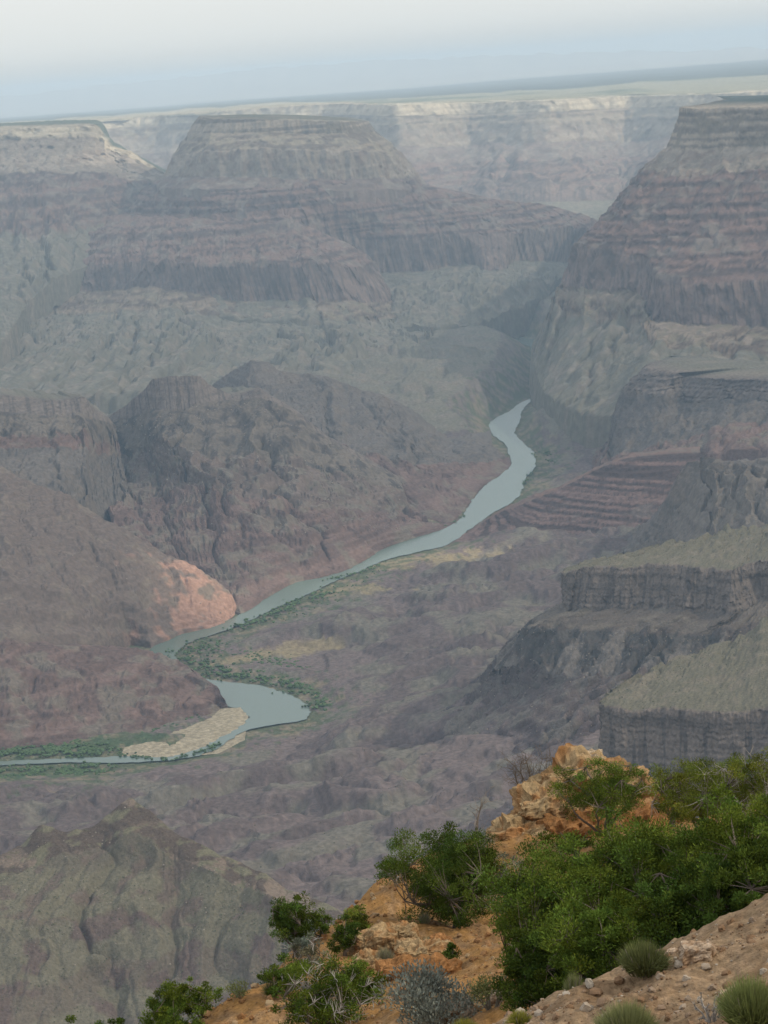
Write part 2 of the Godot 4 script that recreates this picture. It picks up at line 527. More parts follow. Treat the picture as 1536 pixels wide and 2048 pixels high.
# rubble, scrub and riverside thickets, too small and many to count at this distance
func valley_cover(zones: Array) -> void:
	var rng := RandomNumberGenerator.new()
	rng.seed = 404
	var stone := rock_mesh(Vector3(1, .8, .9), 8, .9, 3, Color(1, 1, 1), Color(.85, .85, .85))
	var where: Array[Transform3D] = []
	var tint: Array[Color] = []
	for set_ in [["boulder_ridge", 24, 100, 900, 2.2, 5.5], ["upper_terrace", 60, 125, 1500, 1.2, 3.2], ["near_terrace", 64, 80, 300, 1.0, 2.6], ["near_hill", 6, 90, 700, .8, 2.4], ["red_ridge", 6, 60, 250, 1.5, 3.5]]:
		var sp: Array = surface_points[set_[0]]
		var v: PackedVector3Array = sp[0]
		for k in set_[3]:
			var r := rng.randi_range(set_[1], mini(set_[2], sp[1] - 3))
			var p := v[r * sp[2] + rng.randi_range(0, sp[2] - 1)] + Vector3(rng.randf_range(-6, 6), 0, rng.randf_range(-6, 6))
			var size: float = set_[4] + (set_[5] - set_[4]) * pow(rng.randf(), 4.0)
			where.append(Transform3D(Basis(any_dir(rng), rng.randf() * TAU).scaled(Vector3.ONE * size), p))
			var t := rng.randf_range(.8, 1.25)
			tint.append(Color(.25 * t, .215 * t, .18 * t))
	scatter("talus_boulders", "pale fallen boulders scattered on the canyon slopes", "boulders", stone, mats.plain, where, tint)
	# scrub
	var bush := rock_mesh(Vector3(1, .8, 1), 12, 1.3, 3, Color(1, 1, 1), Color(.8, .8, .8))
	where = []
	tint = []
	for set_ in [["near_hill", 30, 130, 5200], ["near_terrace", 0, 25, 900], ["upper_terrace", 0, 19, 700], ["upper_terrace", 60, 125, 700]]:
		var sp: Array = surface_points[set_[0]]
		var v: PackedVector3Array = sp[0]
		for k in set_[3]:
			var r := rng.randi_range(set_[1], mini(set_[2], sp[1] - 3))
			var p := v[r * sp[2] + rng.randi_range(0, sp[2] - 1)] + Vector3(rng.randf_range(-5, 5), 0, rng.randf_range(-5, 5))
			where.append(Transform3D(Basis(Vector3.UP, rng.randf() * TAU).scaled(Vector3.ONE * rng.randf_range(.7, 1.7)), p))
			var t := rng.randf_range(.7, 1.4)
			tint.append(Color(.105 * t, .11 * t, .07 * t))
	for k in 5200:
		var at := rng.randi_range(0, V_COLS * 250)
		var p := valley_v[at] + Vector3(rng.randf_range(-8, 8), 0, rng.randf_range(-8, 8))
		if p.y < RIVER_Y + 3.0:
			continue
		where.append(Transform3D(Basis(Vector3.UP, rng.randf() * TAU).scaled(Vector3.ONE * rng.randf_range(.9, 2.2)), p))
		var t := rng.randf_range(.7, 1.4)
		tint.append(Color(.11 * t, .112 * t, .075 * t))
	scatter("desert_scrub", "dark dots of low scrub over the near canyon slopes", "scrub", bush, mats.plain, where, tint)
	# thickets along the water
	where = []
	tint = []
	for z in zones:
		var pts: Array = z[3]
		for k in int(z[1]):
			var f := rng.randf() * (pts.size() / 2 - 1.001)
			var i := int(f)
			var p := Vector2(pts[i * 2], pts[i * 2 + 1]).lerp(Vector2(pts[i * 2 + 2], pts[i * 2 + 3]), f - i)
			p += Vector2(rng.randfn(), rng.randfn()) * z[0] * .5
			if noise_a.get_noise_2d(p.x * 2.2, p.y * 2.2) < -.12:
				continue
			var size := rng.randf_range(3.5, 8.5) * float(z[2])
			where.append(Transform3D(Basis(Vector3.UP, rng.randf() * TAU).scaled(Vector3(size, size * .7, size)), Vector3(p.x, RIVER_Y + 1.0 + size * .2, p.y)))
			var t := rng.randf_range(.65, 1.35)
			tint.append(Color(.075 * t, .115 * t, .05 * t))
	scatter("riverside_thicket", "green thickets along the river banks", "bushes", bush, mats.plain, where, tint)

func sand_bar(outline: PackedVector2Array) -> void:
	var tris := Geometry2D.triangulate_polygon(outline)
	var v := PackedVector3Array()
	var c := PackedColorArray()
	# a fan of fine cells inside the outline, slightly domed
	var lo := outline[0]
	var hi := outline[0]
	for p in outline:
		lo = lo.min(p)
		hi = hi.max(p)
	var cell := 3.5
	var idx := PackedInt32Array()
	var cols := int((hi.x - lo.x) / cell) + 2
	var rows := int((hi.y - lo.y) / cell) + 2
	for r in rows:
		for q in cols:
			var p := lo + Vector2(q, r) * cell
			var edge := 1e9
			for k in outline.size():
				edge = minf(edge, Geometry2D.get_closest_point_to_segment(p, outline[k], outline[(k + 1) % outline.size()]).distance_to(p))
			if not Geometry2D.is_point_in_polygon(p, outline):
				edge = -edge
			edge += noise_a.get_noise_2d(p.x * 2.5, p.y * 2.5) * 9.0
			v.append(Vector3(p.x, RIVER_Y + clampf(edge * .09, -1.5, 2.2) + noise_a.get_noise_2d(p.x * 6.0, p.y * 6.0) * .25, p.y))
			var g := 1.0 + noise_a.get_noise_2d(p.x * 2.0, p.y * 2.0) * .18
			c.append(Color(.41 * g, .355 * g, .255 * g))
	tag(mesh_node("sand_bar", array_mesh(v, grid_normals(v, rows, cols), c, grid_index(rows, cols)), mats.rock), "pale tan sand bar inside the near river bend", "sand bar", "", "structure")

# ---------------------------------------------------------------- foreground: the near rim slope
const G_NEAR := 9.0
const G_FAR := 125.0
const G_AZ := 27.0
var ground_coarse := PackedFloat32Array()

func ground_y(x: float, z: float) -> float:
	var d := sqrt(x * x + z * z)
	var fr := clampf(log(d / G_NEAR) / log(G_FAR / G_NEAR), 0.0, 1.0) * 109.0
	var fc := clampf((rad_to_deg(atan2(x, -z)) + G_AZ) / (2.0 * G_AZ), 0.0, 1.0) * 129.0
	var r0 := mini(int(fr), 108)
	var c0 := mini(int(fc), 128)
	var k := r0 * 130 + c0
	var tr := fr - r0
	var tc := fc - c0
	var h := lerpf(lerpf(ground_coarse[k], ground_coarse[k + 1], tc), lerpf(ground_coarse[k + 130], ground_coarse[k + 131], tc), tr)
	h += noise_a.get_noise_2d(x * 28.0, z * 28.0) * .30 + noise_a.get_noise_2d(x * 110.0, z * 110.0) * .07 + noise_r.get_noise_2d(x * 45.0, z * 45.0) * .06 + noise_a.get_noise_2d(x * 900.0, z * 900.0) * .015
	return h

func build_ground(points: Array) -> void:
	var plate := Plate.new(points, 30.0, .002)
	ground_coarse.resize(110 * 130)
	for r in 110:
		var d := G_NEAR * pow(G_FAR / G_NEAR, r / 109.0)
		for j in 130:
			var az := deg_to_rad(lerpf(-G_AZ, G_AZ, j / 129.0))
			ground_coarse[r * 130 + j] = plate.at(d * sin(az), -d * cos(az))
	var rows := 400
	var cols := 640
	var v := PackedVector3Array()
	var c := PackedColorArray()
	v.resize(rows * cols)
	c.resize(rows * cols)
	for r in rows:
		var d := G_NEAR * pow(G_FAR / G_NEAR, r / (rows - 1.0))
		for j in cols:
			var az := deg_to_rad(lerpf(-G_AZ, G_AZ, j / (cols - 1.0)))
			var x := d * sin(az)
			var z := -d * cos(az)
			var fine := noise_a.get_noise_2d(x * 420.0, z * 420.0)
			v[r * cols + j] = Vector3(x, ground_y(x, z) + fine * .035, z)
			# orange clay on the spur, pinkish gravel on the near slope; the two meet along an uneven line
			var edge := clampf((38.0 + noise_a.get_noise_2d(x * 40.0, z * 40.0) * 10.0 - d) * .35, 0.0, 1.0)
			var soil := Color(.37, .205, .078).lerp(Color(.31, .22, .14), edge)
			var pale := clampf(noise_a.get_noise_2d(x * 60.0, z * 60.0) * 2.2 + noise_a.get_noise_2d(x * 300.0, z * 300.0) * 1.2, 0.0, 1.0)
			soil = soil.lerp(Color(.42, .29, .18), pale * .5)
			var litter := clampf(noise_a.get_noise_2d(x * 90.0 + 70.0, z * 90.0) * 3.0 - .25, 0.0, 1.0)
			soil = soil.lerp(Color(.20, .125, .07), litter * .6)
			var g := 1.0 + fine * .35
			c[r * cols + j] = Color(soil.r * g, soil.g * g, soil.b * g)
	tag(mesh_node("rim_slope", array_mesh(v, grid_normals(v, rows, cols, true), c, grid_index(rows, cols, true)), mats.soil), "orange clay and gravel slope of the near canyon rim", "slope", "", "structure")

# ---------------------------------------------------------------- small shapes
class Geo:
	var v := PackedVector3Array()
	var c := PackedColorArray()
	var i := PackedInt32Array()
	func tube(path: PackedVector3Array, r0: float, r1: float, sides: int, col: Color) -> void:
		var n := path.size()
		var first := v.size()
		var side := Vector3.RIGHT
		for k in n:
			var dir := (path[mini(k + 1, n - 1)] - path[maxi(k - 1, 0)]).normalized()
			side = (side - dir * side.dot(dir))
			side = side.normalized() if side.length() > .01 else dir.cross(Vector3.FORWARD).normalized()
			var up := dir.cross(side)
			var r := lerpf(r0, r1, k / (n - 1.0))
			for s in sides:
				var a := TAU * s / sides
				v.append(path[k] + (side * cos(a) + up * sin(a)) * r)
				c.append(col)
		for k in n - 1:
			for s in sides:
				var a := first + k * sides + s
				var b := first + k * sides + (s + 1) % sides
				i.append_array([a, b, a + sides, b, b + sides, a + sides])
	func sprig(p: Vector3, dir: Vector3, wide: Vector3, col: Color) -> void:
		var k := v.size()
		v.append(p - dir * .5)
		v.append(p + wide * .5)
		v.append(p + dir * .5)
		v.append(p - wide * .5)
		for q in 4:
			c.append(col)
		i.append_array([k, k + 1, k + 2, k, k + 2, k + 3])
	func blade(p: Vector3, tip: Vector3, wide: Vector3, col: Color) -> void:
		var k := v.size()
		v.append(p - wide * .5)
		v.append(p + wide * .5)
		v.append(tip)
		for q in 3:
			c.append(col)
		i.append_array([k, k + 1, k + 2])

func geo_mesh(g: Geo) -> ArrayMesh:
	return array_mesh(g.v, PackedVector3Array(), g.c, g.i)

func any_dir(rng: RandomNumberGenerator) -> Vector3:
	return Vector3(rng.randfn(), rng.randfn(), rng.randfn()).normalized()

func limb_path(rng: RandomNumberGenerator, a: Vector3, b: Vector3, bend: float, n: int) -> PackedVector3Array:
	var out := PackedVector3Array()
	var mid := a.lerp(b, .5) + any_dir(rng) * bend * a.distance_to(b)
	for k in n:
		var t := k / (n - 1.0)
		out.append(a.lerp(mid, t).lerp(mid.lerp(b, t), t) + (any_dir(rng) * bend * .12 * a.distance_to(b) if k > 0 and k < n - 1 else Vector3.ZERO))
	return out

# a juniper or pinyon: short trunk, spreading limbs, tufts of scale leaves round the limb ends
func juniper(called: String, at: Vector3, high: float, wide: float, seed_: int, leaf: Color, tufts: int, per: int, label: String, group: String, low := .12, bare := 0.0, lean := Vector3.ZERO, category := "tree") -> void:
	var rng := RandomNumberGenerator.new()
	rng.seed = seed_
	var root := base(called, at)
	tag(root, label, category, group)
	var bark := Color(.115, .095, .08)
	var wood := Geo.new()
	var twigs := wood
	var leaves := Geo.new()
	var fork := Vector3(rng.randf_range(-.06, .06) * wide, high * .26, rng.randf_range(-.06, .06) * wide) + lean * .3
	var girth := high * .035 + .02
	var top := Vector3(rng.randf_range(-.12, .12) * wide, high * .66, rng.randf_range(-.12, .12) * wide) + lean * .6
	var stem := limb_path(rng, Vector3(0, -.25, 0), fork, .10, 5)
	stem.append_array(limb_path(rng, fork, top, .16, 6).slice(1))
	wood.tube(stem, girth * 1.3, girth * .22, 7, bark)
	var limbs := 6 + int(high)
	var ends := PackedVector3Array()
	for k in limbs:
		var a := TAU * (k + rng.randf() * .6) / limbs
		var up := rng.randf_range(low + .1, .86)
		var reach := sqrt(maxf(.12, 1.0 - pow((up - .45) / .62, 2.0))) * .36
		var end := Vector3(cos(a) * wide * reach, high * up, sin(a) * wide * reach) + lean * up
		var path := limb_path(rng, stem[clampi(int(up * 9.0) - rng.randi_range(0, 3), 2, 8)], end, .22, 6)
		wood.tube(path, girth * .5, girth * .14, 5, bark)
		ends.append(path[3])
		ends.append(path[5])
	var centre := Vector3(0, high * (.5 + low * .5), 0) + lean * .6
	for k in tufts:
		# tufts fill a lumpy dome; most lie near its surface
		var d := any_dir(rng)
		var lump := 1.0 + noise_a.get_noise_3d(d.x * 70.0 + seed_ * 13.0, d.y * 70.0, d.z * 70.0) * .75
		var r := pow(rng.randf(), .42) * lump
		var p := centre + Vector3(d.x * wide * .43 * r, d.y * high * (.5 - low * .5) * .86 * r, d.z * wide * .43 * r)
		if p.y < high * low:
			p.y = high * low * rng.randf_range(.8, 1.5)
		var near := ends[0]
		for e in ends:
			if e.distance_squared_to(p) < near.distance_squared_to(p):
				near = e
		twigs.tube(limb_path(rng, near, p, .12, 4), girth * .15, .006, 3, bark.lightened(.12) if rng.randf() < bare else bark)
		var size := (.10 + .062 * wide) * rng.randf_range(.55, 1.1)
		if rng.randf() < bare:
			for q in 7:
				twigs.tube(limb_path(rng, p, p + any_dir(rng) * size * 1.5, .2, 4), .012, .004, 3, Color(.27, .25, .225))
			continue
		var tone := rng.randf_range(.5, 1.35)
		var warm := rng.randf_range(-.12, .16)
		var count := int(per * 1.25 * rng.randf_range(.6, 1.2))
		for q in count:
			var o := any_dir(rng) * pow(rng.randf(), .45)
			var out := Vector3(o.x * size, o.y * size * .72, o.z * size)
			var dir := (o + any_dir(rng) * .7 + Vector3(0, .45, 0)).normalized()
			var len := rng.randf_range(.04, .09)
			var t := tone * rng.randf_range(.75, 1.3)
			leaves.sprig(p + out, dir * len, dir.cross(any_dir(rng)).normalized() * len * rng.randf_range(.28, .42), Color(leaf.r * t * (1.0 + warm), leaf.g * t, leaf.b * t * (1.0 - warm)))
	mesh_node("trunk", geo_mesh(wood), mats.bark, root)
	mesh_node("crown", geo_mesh(leaves), mats.leaf, root)

# low shrubs: "fan" fine upright stems (rabbitbrush), "sage" small grey leaves on twigs
func shrub(called: String, at: Vector3, high: float, wide: float, seed_: int, leaf: Color, style: String, count: int, label: String, group: String) -> void:
	var rng := RandomNumberGenerator.new()
	rng.seed = seed_
	var root := base(called, at)
	tag(root, label, "shrub", group)
	var stems := Geo.new()
	var leaves := Geo.new()
	var n_stems := 16
	var tips := PackedVector3Array()
	for k in n_stems:
		var a := rng.randf() * TAU
		var r := sqrt(rng.randf()) * wide * .4
		var tip := Vector3(cos(a) * r, high * rng.randf_range(.35, .8), sin(a) * r)
		stems.tube(limb_path(rng, Vector3(cos(a) * .04, -.08, sin(a) * .04), tip, .12, 4), .012 + high * .012, .004, 4, Color(.17, .15, .125))
		tips.append(tip)
	for k in count:
		var tone := rng.randf_range(.7, 1.25)
		var col := Color(leaf.r * tone, leaf.g * tone, leaf.b * tone)
		if style == "fan":
			var a := rng.randf() * TAU
			var r := sqrt(rng.randf())
			var foot := Vector3(cos(a) * r * wide * .28, rng.randf_range(0.0, .35) * high, sin(a) * r * wide * .28)
			var lump := 1.0 + noise_a.get_noise_2d(cos(a) * 60.0 + seed_ * 7.0, sin(a) * 60.0) * .4
			var tip := Vector3(cos(a) * r * wide * .55 * lump, high * (1.0 - r * r * .55) * rng.randf_range(.72, 1.06), sin(a) * r * wide * .55 * lump) + any_dir(rng) * wide * .05
			var dir := tip - foot
			leaves.blade(foot, tip, dir.cross(any_dir(rng)).normalized() * (.006 + wide * .011), col)
		else:
			var tip := tips[rng.randi() % n_stems]
			var o := any_dir(rng) * pow(rng.randf(), .5)
			var p := tip + Vector3(o.x * wide * .26, o.y * high * .27 + high * .06, o.z * wide * .26)
			if p.y < .02:
				continue
			var dir := (o + any_dir(rng) * .6 + Vector3(0, .8, 0)).normalized()
			var len := (.03 + wide * .03) * rng.randf_range(.6, 1.3)
			leaves.sprig(p, dir * len, dir.cross(any_dir(rng)).normalized() * len * .42, col)
	mesh_node("stems", geo_mesh(stems), mats.bark, root)
	mesh_node("foliage", geo_mesh(leaves), mats.leaf, root)

# leafless shrub or snag: forking grey wood
func bare_wood(called: String, at: Vector3, high: float, wide: float, seed_: int, stems_: int, forks: int, col: Color, label: String, category: String, group: String) -> void:
	var rng := RandomNumberGenerator.new()
	rng.seed = seed_
	var root := base(called, at)
	tag(root, label, category, group)
	var wood := Geo.new()
	var twigs := wood
	for k in stems_:
		var a := TAU * (k + rng.randf() * .7) / stems_
		var lean := rng.randf_range(.15, .5) * wide if stems_ > 1 else wide * .2
		var end := Vector3(cos(a) * lean, high * rng.randf_range(.7, 1.0), sin(a) * lean)
		var path := limb_path(rng, Vector3(0, -.15, 0), end, .16 if stems_ > 1 else .22, 7)
		wood.tube(path, high * (.045 if stems_ == 1 else .02) + .012, .008, 5, col)
		for q in forks:
			var from := path[2 + rng.randi() % 5]
			var to := from + (any_dir(rng) + Vector3(cos(a) * .5, .7, sin(a) * .5)).normalized() * high * rng.randf_range(.18, .42)
			var twig := limb_path(rng, from, to, .2, 5)
			twigs.tube(twig, .012, .004, 3, col)
			for w in 3:
				var f2 := twig[1 + rng.randi() % 4]
				twigs.tube(limb_path(rng, f2, f2 + (any_dir(rng) + Vector3(0, .5, 0)).normalized() * high * rng.randf_range(.08, .2), .2, 4), .006, .003, 3, col)
	mesh_node("trunk" if stems_ == 1 else "stems", geo_mesh(wood), mats.bark, root)

# a weathered block of bedded limestone
func rock_mesh(size: Vector3, seed_: int, rough: float, n: int, a: Color, b: Color) -> ArrayMesh:
	var v := PackedVector3Array()
	var c := PackedColorArray()
	var idx := PackedInt32Array()
	var axes := [[Vector3.RIGHT, Vector3.UP, Vector3.BACK], [Vector3.LEFT, Vector3.UP, Vector3.FORWARD], [Vector3.BACK, Vector3.UP, Vector3.LEFT], [Vector3.FORWARD, Vector3.UP, Vector3.RIGHT], [Vector3.UP, Vector3.BACK, Vector3.RIGHT], [Vector3.DOWN, Vector3.FORWARD, Vector3.RIGHT]]
	var big := maxf(size.x, maxf(size.y, size.z))
	for f in axes:
		var first := v.size()
		for r in n + 1:
			for q in n + 1:
				var cube: Vector3 = f[0] + f[1] * (r * 2.0 / n - 1.0) + f[2] * (q * 2.0 / n - 1.0)
				var p := cube.normalized() * .62 + cube * .38
				p = Vector3(p.x * size.x, p.y * size.y, p.z * size.z) * .5
				var w := p * (150.0 / big) + Vector3(seed_ * 37.0, seed_ * 11.0, 0)
				var dent := noise_a.get_noise_3dv(w) * .32 + noise_r.get_noise_3d(w.x * 1.7, w.y * .35, w.z * 1.7) * .16 + noise_r.get_noise_3dv(w * 3.2) * .08 + noise_a.get_noise_3dv(w * 8.0) * .09
				var bed := clampf(noise_s.get_noise_2d(p.y * 260.0 + seed_ * 50.0 + noise_s.get_noise_2d(p.x * 60.0, p.z * 60.0) * 25.0, 9.0) * 3.0, -.6, .6) * .05
				var flat := Vector3(cube.x, cube.y * .35, cube.z).normalized()
				p += cube.normalized() * dent * rough * big * .5 + flat * bed * big
				v.append(p)
				var m := clampf(.5 + noise_a.get_noise_3dv(w * 2.0) * 1.5 + cube.y * .35, 0.0, 1.0)
				var g := 1.0 + noise_a.get_noise_3dv(w * 7.0) * .7 + noise_r.get_noise_3dv(w * 2.5) * .22
				c.append(Color(lerpf(b.r, a.r, m) * g, lerpf(b.g, a.g, m) * g, lerpf(b.b, a.b, m) * g))
		for r in n:
			for q in n:
				var k := first + r * (n + 1) + q
				idx.append_array([k, k + 1, k + n + 1, k + 1, k + n + 2, k + n + 1])
	return array_mesh(v, PackedVector3Array(), c, idx)

const PALE := Color(.38, .275, .155)
const RUST := Color(.34, .175, .075)

func scatter_stones() -> void:
	var rng := RandomNumberGenerator.new()
	rng.seed = 77
	var m := MultiMesh.new()
	m.transform_format = MultiMesh.TRANSFORM_3D
	m.use_colors = true
	m.mesh = rock_mesh(Vector3(1, .7, .9), 5, 1.0, 3, Color(1, 1, 1), Color(.8, .8, .8))
	var where: Array[Transform3D] = []
	var tint: Array[Color] = []
	for k in 30000:
		var d := 18.0 * pow(90.0 / 18.0, pow(rng.randf(), 1.3))
		var az := deg_to_rad(rng.randf_range(-12.0, 12.0))
		var x := d * sin(az)
		var z := -d * cos(az)
		if noise_a.get_noise_2d(x * 30.0, z * 30.0) + rng.randf() * .8 < .25:
			continue
		var size := .012 + .07 * pow(rng.randf(), 7.0) * (1.0 + d * .03) + d * .0005
		where.append(Transform3D(Basis(any_dir(rng), rng.randf() * TAU).scaled(Vector3.ONE * size), Vector3(x, ground_y(x, z) + size * .1, z)))
		var pale := rng.randf()
		var c := Color(.30, .19, .115).lerp(Color(.56, .50, .42), pale * pale * pale)
		if d > 38.0:
			c = Color(.38, .20, .09).lerp(Color(.48, .36, .22), pale * pale)
		tint.append(c)
	m.instance_count = where.size()
	for k in where.size():
		m.set_instance_transform(k, where[k])
		m.set_instance_color(k, tint[k])
	var o := MultiMeshInstance3D.new()
	o.name = "gravel"
	o.multimesh = m
	o.material_override = mats.stone
	add_child(o)
	tag(o, "loose stones and gravel strewn over the near rim slope", "gravel", "", "stuff")


# ---------------------------------------------------------------- materials
func noise_texture(size: int, freq: float, octaves: int, lo: Color, hi: Color, seed_: int, ridged := false) -> ImageTexture:
	var n := FastNoiseLite.new()
	n.seed = seed_
	n.frequency = freq
	n.noise_type = FastNoiseLite.TYPE_SIMPLEX_SMOOTH
	n.fractal_octaves = octaves
	n.fractal_gain = .6
	if ridged:
		n.fractal_type = FastNoiseLite.FRACTAL_RIDGED
	var im := n.get_seamless_image(size, size)
	im.convert(Image.FORMAT_RGB8)
	var data := im.get_data()
	for i in data.size() / 3:
		var t := data[i * 3] / 255.0
		data[i * 3] = int(lerpf(lo.r, hi.r, t) * 255.0)
		data[i * 3 + 1] = int(lerpf(lo.g, hi.g, t) * 255.0)
		data[i * 3 + 2] = int(lerpf(lo.b, hi.b, t) * 255.0)
	return ImageTexture.create_from_image(Image.create_from_data(size, size, false, Image.FORMAT_RGB8, data))

func normal_texture(size: int, freq: float, octaves: int, bump: float, seed_: int) -> ImageTexture:
	var n := FastNoiseLite.new()
	n.seed = seed_
	n.frequency = freq
	n.fractal_octaves = octaves
	n.fractal_gain = .62
	var im := n.get_seamless_image(size, size)
	im.convert(Image.FORMAT_RGBA8)
	im.bump_map_to_normal_map(bump)
	return ImageTexture.create_from_image(im)

func make_materials() -> void:
	var grain := noise_texture(512, .03, 5, Color(.66, .65, .64), Color(1, 1, 1), 3)
	var bumps := normal_texture(512, .03, 5, 14.0, 5)
	var rock := StandardMaterial3D.new()
	rock.vertex_color_use_as_albedo = true
	rock.albedo_texture = grain
	rock.normal_enabled = true
	rock.normal_texture = bumps
	rock.normal_scale = .45
	rock.roughness = 1.0
	rock.metallic_specular = .15
	rock.uv1_triplanar = true
	rock.uv1_world_triplanar = true
	rock.uv1_scale = Vector3.ONE / 260.0
	mats.rock = rock
	var far := rock.duplicate()
	far.uv1_scale = Vector3.ONE / 900.0
	far.normal_scale = .25
	mats.far = far
	var close := rock.duplicate()
	close.uv1_scale = Vector3.ONE / 95.0
	close.normal_scale = .8
	mats.close = close
	var water := StandardMaterial3D.new()
	water.albedo_color = Color(.33, .385, .35)
	water.roughness = .22
	water.metallic_specular = .32
	water.normal_enabled = true
	water.normal_texture = normal_texture(256, .04, 3, 2.0, 9)
	water.normal_scale = .35
	water.uv1_triplanar = true
	water.uv1_world_triplanar = true
	water.uv1_scale = Vector3.ONE / 60.0
	mats.water = water
	var soil := rock.duplicate()
	soil.uv1_scale = Vector3.ONE / 3.0
	soil.normal_scale = .7
	mats.soil = soil
	var stone := rock.duplicate()
	stone.uv1_world_triplanar = false
	stone.uv1_scale = Vector3.ONE / 1.2
	stone.normal_scale = .6
	mats.stone = stone
	var plain := StandardMaterial3D.new()
	plain.vertex_color_use_as_albedo = true
	plain.roughness = 1.0
	plain.metallic_specular = .15
	mats.plain = plain
	var bark := StandardMaterial3D.new()
	bark.vertex_color_use_as_albedo = true
	bark.roughness = 1.0
	bark.metallic_specular = .2
	mats.bark = bark
	var leaf := StandardMaterial3D.new()
	leaf.vertex_color_use_as_albedo = true
	leaf.roughness = .9
	leaf.metallic_specular = .12
	leaf.backlight_enabled = true
	leaf.backlight = Color(.5, .5, .5)
	mats.leaf = leaf
	var cloud := StandardMaterial3D.new()
	cloud.transparency = BaseMaterial3D.TRANSPARENCY_ALPHA
	cloud.albedo_color = Color(.95, .95, .95, .34)
	cloud.roughness = 1.0
	cloud.metallic_specular = 0.0
	cloud.backlight_enabled = true
	cloud.backlight = Color(.9, .9, .9)
	mats.cloud = cloud

# ---------------------------------------------------------------- scene
func _ready() -> void:
	var cam := Camera3D.new()
	cam.name = "camera"
	cam.fov = 25.0
	cam.near = .5
	cam.far = 200000.0
	add_child(cam)
	cam.basis = Basis(Vector3.RIGHT, deg_to_rad(-10.9226)) * Basis(Vector3.BACK, deg_to_rad(-4.4))
	cam.current = true

	var sky_mat := ProceduralSkyMaterial.new()
	sky_mat.sky_top_color = Color(1.04, 1.05, 1.06)
	sky_mat.sky_horizon_color = Color(.875, .88, .86)
	sky_mat.sky_curve = .15
	sky_mat.ground_bottom_color = Color(.42, .40, .36)
	sky_mat.ground_horizon_color = Color(.82, .84, .83)
	sky_mat.sun_angle_max = 20.0
	var env := Environment.new()
	env.background_mode = Environment.BG_SKY
	env.sky = Sky.new()
	env.sky.sky_material = sky_mat
	env.tonemap_mode = Environment.TONE_MAPPER_LINEAR
	env.tonemap_exposure = 1.08
	env.sdfgi_enabled = true
	env.ssao_enabled = true
	env.ssil_enabled = true
	env.fog_enabled = true
	env.fog_density = .000027
	env.fog_light_color = Color(.72, .87, 1.0)
	env.volumetric_fog_enabled = true
	env.volumetric_fog_density = 0.0
	var world := WorldEnvironment.new()
	world.name = "environment"
	world.environment = env
	add_child(world)

	var sun := DirectionalLight3D.new()
	sun.name = "sun"
	sun.light_color = Color(1, .95, .86)
	sun.light_energy = 1.6
	sun.light_angular_distance = .6
	sun.shadow_enabled = true
	sun.sky_mode = DirectionalLight3D.SKY_MODE_LIGHT_ONLY
	add_child(sun)
	sun.look_at_from_position(Vector3(1.0, .8, .08), Vector3.ZERO)

	noise_a.seed = 11
	noise_a.noise_type = FastNoiseLite.TYPE_SIMPLEX_SMOOTH
	noise_a.fractal_octaves = 3
	noise_r.seed = 23
	noise_r.noise_type = FastNoiseLite.TYPE_SIMPLEX_SMOOTH
	noise_r.fractal_type = FastNoiseLite.FRACTAL_RIDGED
	noise_r.fractal_octaves = 3
	noise_s.seed = 5
	noise_s.noise_type = FastNoiseLite.TYPE_SIMPLEX_SMOOTH
	noise_s.fractal_type = FastNoiseLite.FRACTAL_NONE

	make_materials()
	land()
	valley()
	distant_haze()
	build_cloud(Vector3(1.0, .8, .08).normalized())
	foreground()
	print("built in ", Time.get_ticks_msec(), " ms")

func distant_haze() -> void:
	var air := FogMaterial.new()
	air.density = .000019
	air.albedo = Color(1.0, .995, .965)
	var bank := FogVolume.new()
	bank.name = "haze"
	bank.shape = RenderingServer.FOG_VOLUME_SHAPE_BOX
	bank.size = Vector3(36000, 1700, 53000)
	bank.position = Vector3(0, -700, -34500)
	bank.material = air
	add_child(bank)
	tag(bank, "pale summer haze lying over the far canyon and tableland", "haze", "", "stuff")

func part_of(owner_: Node, called: String, id: String, mat: Material) -> void:
	mesh_node(called, built[id], mat, owner_)

func place(called: String, id: String, mat: Material, label: String, category: String, group := "") -> void:
	tag(mesh_node(called, built[id], mat), label, category, group, "structure")

